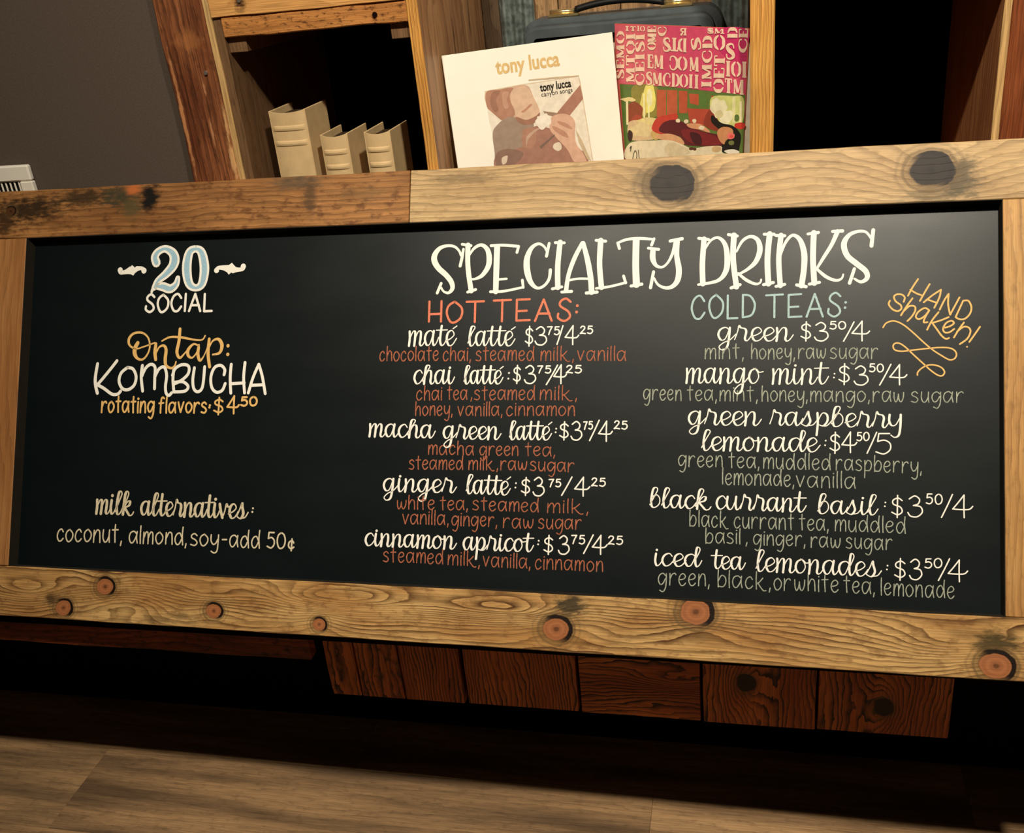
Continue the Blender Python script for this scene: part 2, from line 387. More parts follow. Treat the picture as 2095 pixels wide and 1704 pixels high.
# ------------------------------------------------------------------ materials
DK = srgb(40, 26, 14)
mat_blackwood = plain('black painted wood', srgb(9, 7, 7), .8, .05, nscale=12)
mat_board = None
def board_mat():
    N = NT('black chalkboard paint'); a, b, c = N.coords()
    n = N.noise(N.xyz(N.M('MULTIPLY', a, 6.), N.M('MULTIPLY', b, 14.), c), 1, 4)
    col = N.mix(n, srgb(2, 11, 13), srgb(4, 15, 17))
    N.l.new(col, N.b.inputs['Base Color']); N.b.inputs['Specular IOR Level'].default_value = .42
    N.l.new(N.ss(n, .2, .8, .38, .43), N.b.inputs['Roughness'])
    N.bump(N.noise(N.xyz(a, b, c), 900, 2), .12, .0003)
    return N.m
mat_board = board_mat()

# ================================================================== STRUCTURE
FZ = .045
fl = empty('floor', (0, 0, 0), kind='structure')
mat_floor = [wood('floor vinyl %d' % i, srgb(*l), srgb(*m_), srgb(*d), (0, 1, 2), 45, .35, seed=11.*i+2, mottle=.3, var=1, rough=.65, wander=3, longs=1.3, fibre=.3, stain=srgb(80, 60, 40), big_s=(1.6, 17.))
             for i, (l, m_, d) in enumerate([((206, 164, 116), (122, 98, 72), (82, 62, 44)), ((194, 154, 110), (114, 90, 66), (78, 60, 42)), ((210, 168, 120), (130, 102, 74), (86, 66, 48))])]
k = 0
for r in range(8):
    y0 = -1.32+r*.228; x = -3.4+(r*.47) % 1.1
    while x < 2.4:
        obj('floor_plank', box(x+.0002, x+1.2198, y0+.0003, y0+.2277, FZ-.012, FZ, .0005), mat_floor[(r*2+k) % 3], fl); x += 1.22; k += 1
obj('subfloor', box(-4, 3.2, -2.2, .6, -.06, FZ-.0125, 0), mat_blackwood, fl)
mat_wall = plain('dark taupe wall paint', srgb(92, 80, 71), .75, .2, nscale=300, namt=.12, bump=.1)
b = box(-4, 3.2, .45, .6, FZ, 3.0, 0); box(-4, -.9765, .03, .4499, FZ, 3.0, 0, bm=b)
obj('wall_back', b, mat_wall, kind='structure')

# ================================================================== BOOKCASE
bk = empty('bookcase', (-.3, 0, 0), label='rustic open bookcase of reclaimed planks behind the menu board', cat_='bookcase')
def bo(name, bm, mat, parent=bk, off=Vector((-.3, 0, 0)), **kw):
    for v in bm.verts: v.co -= off
    return obj(name, bm, mat, parent, **kw)
LT, MD, DKW = srgb(205, 150, 82), srgb(168, 108, 54), srgb(92, 48, 22)
wv = lambda n, l, m_, d, **k: wood(n, l, m_, d, (2, 0, 1), **k)
m_red = wv('weathered red brown plank', srgb(178, 112, 70), srgb(118, 64, 38), srgb(62, 32, 20), freq=70, line=.8, wander=3.5, fibre=.5, mottle=.5, var=1, seed=4, longs=1.5, blots=[(1.495, -.62, .02, .03, .3, srgb(206, 136, 76)), (1.29, -.587, .045, .006, .9, srgb(214, 166, 112)), (1.36, -.585, .03, .004, .9, srgb(214, 166, 112)), (1.38, -.664, .12, .004, .8, srgb(206, 142, 92)), (1.34, -.615, .03, .003, .7, srgb(200, 140, 96)), (1.42, -.612, .02, .003, .7, srgb(200, 140, 96))])
m_tan = wv('tan pine panel', srgb(186, 136, 84), srgb(160, 106, 62), srgb(104, 58, 32), freq=34, line=.6, var=.7, seed=9, longs=1.6)
m_edge = wv('bright ply edge', srgb(232, 176, 92), srgb(206, 140, 62), srgb(120, 62, 22), freq=190, line=.8, var=.7, seed=2)
m_pale = wv('pale worn edge', srgb(226, 190, 130), srgb(196, 150, 92), srgb(120, 78, 44), freq=120, line=.4, var=.6, seed=5)
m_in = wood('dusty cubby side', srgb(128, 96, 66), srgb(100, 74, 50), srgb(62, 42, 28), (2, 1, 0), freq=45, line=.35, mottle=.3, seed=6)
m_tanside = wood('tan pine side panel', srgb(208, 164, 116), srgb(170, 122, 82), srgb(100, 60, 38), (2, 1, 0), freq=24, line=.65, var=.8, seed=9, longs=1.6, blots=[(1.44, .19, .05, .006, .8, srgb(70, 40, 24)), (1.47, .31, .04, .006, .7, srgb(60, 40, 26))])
m_rside = wood('brown cubby side right', srgb(200, 136, 88), srgb(150, 86, 52), srgb(80, 38, 22), (2, 1, 0), freq=60, line=.6, seed=8)
m_shelf = wood('light pine shelf', srgb(232, 174, 104), srgb(208, 148, 80), srgb(150, 92, 44), (0, 2, 1), freq=30, line=.4, seed=3, var=.6, blots=[(-.512, 1.548, .012, .02, .95, srgb(60, 34, 18)), (-.24, 1.56, .02, .012, .6, srgb(110, 66, 34))])
m_shelfedge = wood('stained shelf edge', srgb(204, 140, 76), srgb(176, 112, 56), srgb(112, 60, 28), (0, 2, 1), freq=50, line=.3, seed=12, mottle=.85, mscale=1.9, mth=.5, stain=srgb(58, 24, 12))
m_floorin = wood('cubby floor board', srgb(150, 104, 62), srgb(120, 80, 48), srgb(70, 44, 26), (0, 1, 2), freq=40, line=.4, seed=21)
bo('back_panel', box(-.97, .47, .425, .448, FZ, 2.0, 0), plain('shade black back panel', srgb(9, 7, 6), .9, .0))  # darkness of the unlit cubbies is put into the panel colour
bo('face_plank', rough_board(-.972, -.882, .002, .022, FZ, 1.9, 2, 60, .002, .0025), m_red, label='weathered red brown face plank')
bo('edge_strip', rough_board(-.8815, -.870, .0005, .022, FZ, 1.9, 2, 50, .0018, .0015), m_pale, label='pale worn edge strip')
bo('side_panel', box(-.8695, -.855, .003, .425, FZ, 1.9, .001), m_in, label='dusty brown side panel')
bo('outer_panel', box(-.965, -.945, .0225, .425, FZ, 1.9, .001), m_red)
d_ = bo('divider', box(-.531, -.512, .0, .425, 0.5, 1.9, .001), [m_edge, m_tanside])
for p in d_.data.polygons: p.material_index = 0 if p.normal.y < -.5 else 1
d_ = bo('divider', rough_board(.0, .036, .0, .425, 0.5, 1.9, 2, 40, .0007, .002), [m_edge, m_tanside])
for p in d_.data.polygons: p.material_index = 0 if p.normal.y < -.5 else 1
bo('side_panel', box(.353, .370, .004, .425, 0.5, 1.9, .001), m_rside)
bo('edge_strip', rough_board(.350, .3605, .0, .0035, .5, 1.9, 2, 50, .001, .001), m_pale)
bo('face_plank', rough_board(.361, .47, .001, .0035, .5, 1.9, 2, 50, .001, .002), wv('red brown plank right', srgb(158, 86, 44), srgb(120, 60, 30), srgb(66, 30, 16), freq=120, line=.65, seed=17, var=.9), label='red brown face plank')
d_ = bo('shelf', rough_board(-.8545, -.5315, .0, .425, 1.494, 1.526, 0, 30, .0015, .002), [m_shelf, m_shelfedge])
for p in d_.data.polygons: p.material_index = 1 if p.normal.y < -.5 else 0
bo('shelf_fascia', rough_board(-.869, -.5315, -.003, .02, 1.5265, 1.66, 0, 30, .001, .0012), m_shelf)
for x0, x1 in ((-.8545, -.822), (-.566, -.5315)):
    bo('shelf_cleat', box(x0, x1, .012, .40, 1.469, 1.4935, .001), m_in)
bo('shelf', box(.0365, .3525, .003, .425, 1.482, 1.506, .001), m_floorin)
for x0, x1 in ((-.8545, -.5315), (-.5115, -.0005), (.0365, .3525)):
    bo('shelf', box(x0, x1, .0, .425, 1.095, 1.12, .001), m_floorin)
# nail heads
for (x, y, z, n, r) in ((-.812, -.004, 1.549, 3, .0035), (-.585, -.001, 1.509, 1, .0045), (-.902, .0005, 1.442, 3, .004)):
    b = bmesh.new(); bmesh.ops.create_cone(b, cap_ends=True, segments=12, radius1=r, radius2=r*.8, depth=.0025)
    if n != 2: bmesh.ops.rotate(b, verts=b.verts, matrix=Matrix.Rotation(math.pi/2, 3, 'X'))
    bmesh.ops.translate(b, verts=b.verts, vec=(x, y, z))
    bo('nail_head', b, plain('nail steel', srgb(170, 160, 150) if n == 3 else srgb(40, 26, 20), .4, .5, .8))
# planks at the back of the record bay
xs_ = [-.5115, -.474, -.36, -.24, -.11, -.0005]
for i in range(5):
    mt = wood('bay back plank %d' % i, srgb(*((96, 78, 58) if i == 0 else (186, 148, 104))), srgb(*((70, 56, 42) if i == 0 else (150, 112, 76))), srgb(64, 40, 24), (2, 0, 1), freq=36, line=.6, seed=30+i, mottle=.5)  # first plank darker: the shade of the bay corner is in its colour
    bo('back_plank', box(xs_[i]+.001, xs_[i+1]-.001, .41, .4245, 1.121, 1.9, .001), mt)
def corrugated(x0, x1, y, z0, z1, pitch=.021, amp=.0045):
    b = bmesh.new(); n = int((x1-x0)/pitch*10)
    vs = []
    for lay in (0, .0012):
        vs.append([[b.verts.new((x0+(x1-x0)*i/n, y+lay+amp*math.cos(2*math.pi*(x1-x0)*i/n/pitch), z)) for i in range(n+1)] for z in (z0, z1)])
    for i in range(n):
        b.faces.new((vs[0][0][i], vs[0][0][i+1], vs[0][1][i+1], vs[0][1][i])); b.faces.new((vs[1][0][i+1], vs[1][0][i], vs[1][1][i], vs[1][1][i+1]))
        for q in (0, 1): b.faces.new((vs[0][q][i], vs[1][q][i], vs[1][q][i+1], vs[0][q][i+1]) if q == 0 else (vs[0][q][i+1], vs[1][q][i+1], vs[1][q][i], vs[0][q][i]))
    for i in (0, n): b.faces.new((vs[0][0][i], vs[0][1][i], vs[1][1][i], vs[1][0][i]) if i == 0 else (vs[1][0][i], vs[1][1][i], vs[0][1][i], vs[0][0][i]))
    return b
m_galv = plain('weathered galvanised steel', srgb(128, 140, 136), .45, .5, .35, nscale=70, namt=.5)
bo('corrugated_strip', corrugated(-.474, -.405, .40, 1.121, 1.9), m_galv, smooth=True, label='grey green corrugated steel strip')
bo('corrugated_strip', corrugated(-.07, -.004, .40, 1.121, 1.9), m_galv, smooth=True)

# ================================================================== LOW BENCH
bn = empty('low_bench', (-.5, -.1, 0), label='low dark bench clad in reclaimed planks that the menu board stands on', cat_='bench')
bof = Vector((-.5, -.1, 0))
mk = lambda i, o, l, m_, d, fr, **k: wood('bench plank wood %d' % i, srgb(*l), srgb(*m_), srgb(*d), o, freq=fr*1.25, line=1.25, var=.9, seed=40+i*3.3, rough=.5, wander=4., jit=1.4, **k)
VO, HO = (2, 0, 1), (0, 2, 1)
PF, PB = -.285, .346
pl = [(-.762, -.705, VO, 60, {}), (-.702, -.619, VO, 60, dict(mottle=.9)), (-.616, -.503, VO, 120, {}), (-.495, -.292, VO, 110, {}),
      (-.286, -.078, HO, 90, dict(swirls=[(.38, .43, .09, .02, 4)])), (-.073, .111, VO, 85, {}), (.115, .321, VO, 80, {})]
for i, (x0, x1, o_, fr, kw) in enumerate(pl):
    kn = []
    if i == 5: kn = [(.437, .497, .017, srgb(30, 16, 10), 5.)]
    if i == 6: kn = [(.402, .717, .017, srgb(30, 16, 10), -5.)]
    mt = mk(i, o_, (226, 130, 68) if i != 4 else (238, 140, 74), (176, 84, 44), (40, 14, 8), fr, knots=kn, **({k: v for k, v in kw.items() if k != 'swirls' or i == 4}))
    dy = random.uniform(-.002, .002)
    bo('cladding_plank', rough_board(x0, x1, PF+dy, PF+.02, PB+random.uniform(-.001, .001), .5555, 2, 10, .0008, .0012), mt, bn, bof)
bo('edge_board', rough_board(-2.6, -.741, -.370, -.346, .498, .5555, 0, 40, .001, .002), wood('dark red edge board', srgb(176, 84, 46), srgb(100, 40, 24), srgb(34, 12, 8), (0, 2, 1), freq=60, line=.8, mottle=.9, seed=71, var=1, stain=srgb(30, 12, 8)), bn, bof, label='dark red stained edge board')
bo('bench_top', box(-2.9, 1.6, -.386, -.004, .556, .568, .001), mat_blackwood, bn, bof)  # unseen right end added to keep the floor there in shadow
bo('bench_carcass', box(-.75, .31, PF+.021, -.05, PB+.01, .5555, .001), mat_blackwood, bn, bof)
bo('base', box(-2.9, 1.6, -.03, -.004, FZ, .5555, .001), mat_blackwood, bn, bof)

# ================================================================== MENU BOARD
sg = empty('menu_board', mat=SIGN.mat(), label='wide black chalkboard drinks menu in a knotty stained pine frame, leaning back on the bench', cat_='sign')
su = lambda x, y: tuple(SIGN.uv(x, y))
def kn(x, y, rpx, core, pull, f=.00083):
    a = su(x, y); return (a[0], a[1], rpx*f, core, pull)
RC = srgb(166, 104, 64); DC = srgb(36, 25, 19)
def bl(x, y, rx, ry, s, c=None, f=.00093):
    a = su(x, y); return (a[0], a[1], rx*f, ry*f, s)+((c,) if c else ())
def sw(x, y, rx, ry, n, f=.00093):
    a = su(x, y); return (a[0], a[1], rx*f, ry*f, n)
GR = srgb(60, 56, 40)
m_bot = wood('bottom rail pine', srgb(222, 180, 116), srgb(182, 130, 72), srgb(84, 50, 24), freq=118, line=1.0, wander=2.6, seed=1.3, var=.8, fibre=.3, mottle=.55, stain=srgb(108, 70, 38), big_s=(7., 22.),
    knots=[kn(215, 1200, 21, RC, 2), kn(130, 1243, 20, RC, -2), kn(437, 1250, 18, RC, -1.5), kn(653, 1277, 15, RC, -1.5), kn(1138, 1287, 26, RC, -2), kn(1423, 1252, 29, RC, 2), kn(2037, 1362, 27, RC, -3)],
    swirls=[sw(60, 1205, 110, 24, 4), sw(250, 1235, 90, 30, -5), sw(700, 1225, 130, 24, 6), sw(430, 1215, 60, 16, 2.5), sw(1050, 1247, 150, 22, 6), sw(1190, 1262, 70, 20, -3), sw(1430, 1290, 80, 24, -4), sw(1990, 1318, 120, 30, 6)],
    blots=[bl(1165, 1238, 34, 22, .9, srgb(50, 46, 34)), bl(2040, 1318, 40, 26, .9, srgb(60, 52, 28)), bl(105, 1225, 16, 16, .8), bl(320, 1268, 40, 10, .5), bl(372, 1262, 30, 10, .5)], spec=.25)
m_tr = wood('top rail pine right', srgb(212, 180, 130), srgb(168, 134, 90), srgb(100, 74, 46), freq=80, line=.6, wander=1.6, seed=5.1, var=.7, fibre=.22, mottle=.35, stain=srgb(120, 90, 56),
    knots=[kn(1370, 378, 38, DC, 3.5), kn(1903, 348, 34, DC, 3.5)],
    swirls=[sw(1000, 345, 160, 20, 2)],
    blots=[bl(1330, 372, 40, 34, .55, srgb(84, 78, 60)), bl(1420, 395, 40, 40, .45, GR), bl(1965, 365, 36, 44, .8, GR), bl(1900, 400, 50, 18, .5, GR), bl(950, 365, 90, 12, .5, srgb(96, 78, 52))], spec=.25)
m_tl = wood('top rail pine left', srgb(184, 130, 76), srgb(130, 86, 48), srgb(68, 42, 22), freq=110, line=.6, wander=2.0, seed=8.4, var=.9, fibre=.25, mottle=.7, stain=srgb(84, 48, 26),
    knots=[kn(22, 432, 12, srgb(80, 50, 28), 2)],
    blots=[bl(60, 428, 90, 34, .95, srgb(46, 34, 22)), bl(170, 405, 90, 20, .9, srgb(52, 40, 26)), bl(245, 402, 50, 24, .95, srgb(62, 58, 42)), bl(270, 425, 30, 26, .8, srgb(84, 76, 48)), bl(308, 402, 24, 36, 1, srgb(20, 18, 15)), bl(272, 388, 20, 12, 1, srgb(188, 104, 54)),
           bl(10, 450, 40, 40, .9, srgb(54, 36, 22)), bl(120, 460, 60, 16, .5, srgb(90, 54, 28)), bl(605, 372, 60, 20, .75, srgb(92, 78, 60)), bl(635, 405, 16, 44, .85, srgb(84, 62, 40)), bl(740, 395, 70, 16, .5, srgb(112, 84, 52)), bl(430, 400, 60, 20, .5, srgb(110, 70, 38))], spec=.25)
m_sl = wood('left stile pine', srgb(190, 136, 82), srgb(156, 102, 56), srgb(100, 58, 30), (1, 0, 2), freq=60, line=.4, seed=15, var=.7, fibre=.2)
m_sr = wood('right stile pine', srgb(206, 160, 98), srgb(178, 124, 68), srgb(110, 66, 32), (1, 0, 2), freq=90, line=.45, seed=16, var=.7, fibre=.2, mottle=.25)
UL, UR = U0-RW, U1+RW; JX = su(838, 400)[0]
obj('frame_rail', rough_board(UL, JX-.0007, SH-RW, SH, -TH, 0, 0, 60, .0007, .0012), m_tl, sg, label='mottled brown left length of top rail')
obj('frame_rail', rough_board(JX+.0007, UR, SH-RW, SH, -TH, 0, 0, 60, .0007, .0012), m_tr, sg, label='pale top rail length with two dark knots')
obj('frame_rail', rough_board(UL, UR, 0, RW, -TH, 0, 0, 90, .0007, .0012), m_bot, sg, label='bottom rail with seven red knots')
obj('frame_stile', rough_board(UL, U0, RW+.0006, SH-RW-.0006, -TH, -.0004, 1, 30, .0006, .0012), m_sl, sg)
obj('frame_stile', rough_board(U1, UR, RW+.0006, SH-RW-.0006, -TH, -.0004, 1, 30, .0006, .0012), m_sr, sg)
m_inner = plain('painted inner edge with shade', srgb(44, 40, 34), .8, .1, nscale=60)  # dark edge paint that also stands in for shade under the top rail
obj('inner_edge', box(U0, U1, SH-RW-.0012, SH-RW-.0001, -TH, -.0008, 0), m_inner, sg)
obj('inner_edge', box(U0, U1, RW+.0001, RW+.0010, -TH, -.0008, 0), m_inner, sg)
obj('inner_edge', box(U0+.0001, U0+.0012, RW+.0012, SH-RW-.0014, -TH, -.0008, 0), m_inner, sg)
obj('inner_edge', box(U1-.0012, U1-.0001, RW+.0012, SH-RW-.0014, -TH, -.0008, 0), m_inner, sg)
obj('chalkboard_panel', box(UL+.002, UR-.002, .002, SH-.002, -TH-.0045, -TH-.0002, 0), mat_board, sg, label='matte black chalkboard panel')

# ---- lettering, painted on the panel
ZB = -TH+.0001
def paint(name, col, amt=.12): return plain(name, col, .75, .15, nscale=260, namt=amt)
P_W = paint('cream paint', srgb(254, 250, 238), .03); P_O = paint('orange paint', srgb(230, 132, 102)); P_R = paint('rust paint', srgb(180, 106, 78), .3)
P_G = paint('sage paint', srgb(170, 176, 158), .3); P_B = paint('pale blue paint', srgb(176, 204, 204)); P_M = paint('mustard paint', srgb(240, 194, 120), .1)
P_C = paint('cream marker', srgb(226, 212, 180), .15); P_K = paint('blue paint', srgb(166, 204, 222), .08)
def line(mat, items, label=None, name='lettering'):
    b = bmesh.new()
    for it in items:
        reg, st, txt, xl, xr, yl, yr, H, wd = it
        write(b, SIGN, reg, txt, xl, xr, yl, yr, H, st, wd, ZB)
    return obj(name, b, mat, sg, label=label)
def price(reg, *g):  # (text, xl, xr, base, H)
    return [(reg, 'p', t, a, b_, y, y, h, 2.85 if h > 80 or (reg in 'HIJ' and h > 80) else 2.7) for t, a, b_, y, h in g]
S_ = 3.7; T_ = 2.25
line(P_W, [('E', 's', 'maté', 385, 755, 217, 215, 124, S_), ('E', 's', 'latté', 828, 1195, 217, 217, 120, S_)]+price('E', ('$', 1262, 1325, 203, 130), ('3', 1335, 1430, 205, 143), ('75', 1428, 1525, 130, 68), ('/', 1500, 1552, 200, 134), ('4', 1560, 1672, 195, 138), ('25', 1675, 1775, 122, 64)))
line(P_R, [('E', 'p', t, a, b_, y, y2, 80, T_) for t, a, b_, y, y2 in (('chocolate', 168, 615, 328, 326), ('chai,', 645, 858, 327, 327), ('steamed', 892, 1335, 325, 325), ('milk,', 1380, 1632, 325, 325), ('vanilla', 1655, 2025, 325, 325))], 'thin rust lettering')
line(P_W, [('E', 's', 'chai', 425, 740, 503, 503, 114, S_), ('E', 's', 'latté', 798, 1105, 503, 503, 112, S_)]+price('E', (':', 1132, 1150, 478, 90), ('$', 1172, 1232, 485, 120), ('3', 1255, 1348, 500, 142), ('75', 1355, 1460, 420, 62), ('/', 1420, 1512, 495, 138), ('4', 1475, 1580, 490, 138), ('25', 1570, 1690, 420, 64)))
line(P_R, [('E', 'p', t, a, b_, y, y2, 80, T_) for t, a, b_, y, y2 in (('chai', 445, 640, 622, 622), ('tea', 675, 832, 620, 620), (',', 855, 868, 615, 615), ('steamed', 880, 1340, 620, 620), ('milk,', 1375, 1655, 620, 620))], 'thin rust lettering')
line(P_R, [('E', 'p', t, a, b_, y, y2, 78, T_) for t, a, b_, y, y2 in (('honey,', 437, 720, 738, 738), ('vanilla,', 755, 1095, 740, 740), ('cinnamon', 1122, 1640, 740, 738))], 'thin rust lettering')
line(P_W, [('F', 's', 'macha', 88, 595, 163, 177, 108, S_), ('F', 's', 'green', 645, 1090, 180, 186, 106, S_), ('F', 's', 'latté', 1140, 1470, 187, 190, 112, S_)]+price('F', (':', 1488, 1505, 140, 60), ('$', 1520, 1592, 172, 120), ('3', 1605, 1695, 186, 145), ('75', 1700, 1775, 108, 66), ('/', 1745, 1825, 188, 146), ('4', 1812, 1925, 185, 146), ('25', 1930, 2035, 105, 68)))
line(P_R, [('F', 'p', t, a, b_, y, y2, 76, T_) for t, a, b_, y, y2 in (('macha', 535, 880, 296, 299), ('green', 920, 1215, 303, 305), ('tea,', 1262, 1490, 305, 308))], 'thin rust lettering')
line(P_R, [('F', 'p', t, a, b_, y, y2, 76, T_) for t, a, b_, y, y2 in (('steamed', 390, 800, 405, 408), ('milk,', 838, 1062, 410, 412), ('raw', 1078, 1280, 413, 415), ('sugar', 1300, 1635, 417, 428))], 'thin rust lettering')
line(P_W, [('F', 's', 'ginger', 195, 755, 575, 588, 108, S_), ('F', 's', 'latté', 815, 1160, 592, 605, 114, S_)]+price('F', (':', 1185, 1203, 560, 70), ('$', 1232, 1302, 590, 118), ('3', 1320, 1412, 605, 145), ('75', 1440, 1535, 540, 65), ('/', 1535, 1620, 600, 132), ('4', 1632, 1755, 600, 138), ('25', 1760, 1870, 535, 68)))
line(P_R, [('G', 'p', t, a, b_, y, y2, 78, T_) for t, a, b_, y, y2 in (('white', 300, 585, 155, 158), ('tea,', 622, 835, 160, 162), ('steamed', 868, 1368, 162, 180), ('milk,', 1430, 1740, 182, 188))], 'thin rust lettering')
line(P_R, [('G', 'p', t, a, b_, y, y2, 80, T_) for t, a, b_, y, y2 in (('vanilla,', 340, 690, 265, 275), ('ginger,', 710, 1055, 278, 288), ('raw', 1098, 1328, 295, 300), ('sugar', 1362, 1690, 300, 308))], 'thin rust lettering')
line(P_W, [('G', 's', 'cinnamon', 58, 755, 432, 460, 106, S_), ('G', 's', 'apricot', 795, 1335, 465, 480, 108, S_)]+price('G', (':', 1355, 1375, 432, 60), ('$', 1402, 1475, 478, 124), ('3', 1510, 1600, 492, 145), ('75', 1610, 1715, 418, 72), ('/', 1700, 1780, 486, 134), ('4', 1765, 1885, 484, 138), ('25', 1885, 2000, 422, 70)))
line(P_R, [('G', 'p', t, a, b_, y, y2, 82, T_) for t, a, b_, y, y2 in (('steamed', 195, 650, 550, 568), ('milk,', 682, 925, 572, 586), ('vanilla,', 945, 1305, 585, 603), ('cinnamon', 1338, 1852, 605, 625))], 'thin rust lettering')
line(P_O, [('C', 'p', 'HOT', 148, 634, 922, 920, 190, 4.4), ('C', 'p', 'TEAS', 700, 1378, 917, 908, 196, 4.4), ('C', 'p', ':', 1412, 1438, 862, 858, 118, 4.4)], 'orange capital lettering')
line(P_B, [('D', 'p', 'COLD', 438, 955, 824, 824, 194, 4.2), ('D', 'p', 'TEAS', 1028, 1635, 815, 805, 192, 4.2), ('D', 'p', ':', 1655, 1678, 762, 758, 92, 4.2)], 'pale blue capital lettering')
line(P_W, [('H', 's', 'green', 488, 945, 403, 405, 88, S_)]+price('H', ('$', 982, 1045, 390, 100), ('3', 1062, 1150, 402, 114), ('50', 1155, 1255, 332, 52), ('/', 1235, 1305, 396, 108), ('4', 1285, 1398, 395, 114)))
GL = lambda reg, H, *it: line(P_G, [(reg, 'p', t, a, b_, y, y2, H, T_) for t, a, b_, y, y2 in it], 'thin sage lettering')
GL('H', 68, ('mint,', 412, 645, 508, 508), ('honey,', 688, 950, 510, 510), ('raw', 968, 1135, 508, 508), ('sugar', 1158, 1445, 508, 508))
line(P_W, [('H', 's', 'mango', 298, 765, 655, 658, 98, S_), ('H', 's', 'mint', 812, 1155, 660, 662, 100, S_)]+price('H', (':', 1175, 1192, 630, 50), ('$', 1208, 1275, 650, 108), ('3', 1298, 1388, 662, 118), ('50', 1390, 1480, 587, 54), ('/', 1450, 1525, 656, 116), ('4', 1510, 1620, 655, 116)))
GL('I', 68, ('green', 45, 275, 112, 116), ('tea,', 305, 485, 117, 118), ('mint,', 500, 728, 119, 120), ('honey,', 750, 1025, 121, 123), ('mango,', 1040, 1395, 123, 125), ('raw', 1412, 1600, 125, 125), ('sugar', 1640, 1955, 127, 127))
line(P_W, [('I', 's', 'green', 312, 755, 263, 268, 90, S_), ('I', 's', 'raspberry', 795, 1585, 265, 283, 88, S_)])
line(P_W, [('I', 's', 'lemonade', 388, 1105, 415, 425, 90, S_)]+price('I', (':', 1122, 1140, 395, 60), ('$', 1155, 1218, 420, 110), ('4', 1225, 1322, 418, 118), ('50', 1315, 1395, 357, 56), ('/', 1375, 1440, 424, 118), ('5', 1428, 1520, 432, 130)))
GL('I', 70, ('green', 253, 520, 508, 513), ('tea,', 552, 738, 516, 520), ('muddled', 760, 1163, 522, 530), ('raspberry,', 1192, 1705, 530, 550))
GL('I', 72, ('lemonade,', 515, 945, 616, 628), ('vanilla', 955, 1312, 630, 640))
line(P_W, [('J', 's', 'black', 80, 455, 172, 185, 86, S_), ('J', 's', 'currant', 478, 1022, 183, 203, 88, S_), ('J', 's', 'basil', 1080, 1450, 210, 218, 86, S_)]+price('J', (':', 1478, 1495, 175, 50), ('$', 1522, 1592, 215, 114), ('3', 1618, 1712, 230, 130), ('50', 1728, 1830, 152, 66), ('/', 1818, 1892, 222, 128), ('4', 1885, 2012, 224, 130)))
GL('J', 72, ('black', 320, 555, 283, 292), ('currant', 585, 945, 293, 303), ('tea,', 972, 1150, 305, 309), ('muddled', 1187, 1610, 312, 325))
GL('J', 68, ('basil', 415, 625, 384, 388), (',', 655, 668, 388, 388), ('ginger,', 700, 1012, 395, 402), ('raw', 1043, 1222, 408, 412), ('sugar', 1252, 1530, 413, 425))
line(P_W, [('J', 's', 'iced', 112, 400, 520, 528, 84, S_), ('J', 's', 'tea', 445, 660, 537, 545, 84, S_), ('J', 's', 'lemonades', 712, 1470, 552, 588, 92, S_)]+price('J', (':', 1490, 1508, 550, 50), ('$', 1540, 1608, 590, 112), ('3', 1628, 1708, 600, 126), ('50', 1720, 1828, 532, 62), ('/', 1800, 1875, 600, 122), ('4', 1858, 1982, 602, 124)))
GL('J', 76, ('green,', 133, 442, 632, 640), ('black,', 488, 805, 645, 660), ('or', 822, 925, 662, 665), ('white', 945, 1210, 665, 675), ('tea,', 1237, 1425, 678, 690), ('lemonade', 1460, 1900, 692, 713))
line(P_W, [('A', 'p', 'SOCIAL', 612, 1195, 750, 748, 160, 4.4)])
line(P_M, [('A', 'p', 'rotating', 235, 695, 1612, 1615, 104, 3.4), ('A', 'p', 'flavors', 725, 1145, 1615, 1615, 100, 3.4), ('A', 'p', ':', 1160, 1176, 1578, 1578, 46, 3.4), ('A', 'p', '$', 1198, 1285, 1618, 1618, 130, 3.4), ('A', 'p', '4', 1310, 1425, 1610, 1610, 148, 3.6), ('A', 'p', '50', 1430, 1580, 1555, 1555, 88, 3.8)], 'mustard hand lettering')
line(P_C, [('B', 's', 'milk', 415, 705, 333, 343, 118, 4.3), ('B', 's', 'alternatives', 745, 1550, 345, 372, 116, 4.3), ('B', 'p', ':', 1568, 1586, 330, 330, 60, 3)])
line(P_C, [('B', 'p', 'coconut,', 128, 612, 535, 545, 98, 2.6), ('B', 'p', 'almond,', 660, 1090, 548, 563, 94, 2.6), ('B', 'p', 'soy', 1115, 1328, 567, 572, 94, 2.6), ('B', 'p', '-', 1348, 1390, 563, 563, 86, 3), ('B', 'p', 'add', 1403, 1632, 577, 585, 94, 2.6), ('B', 'p', '50', 1680, 1822, 587, 592, 125, 3), ('B', 'p', '¢', 1838, 1887, 600, 600, 86, 3.2)])

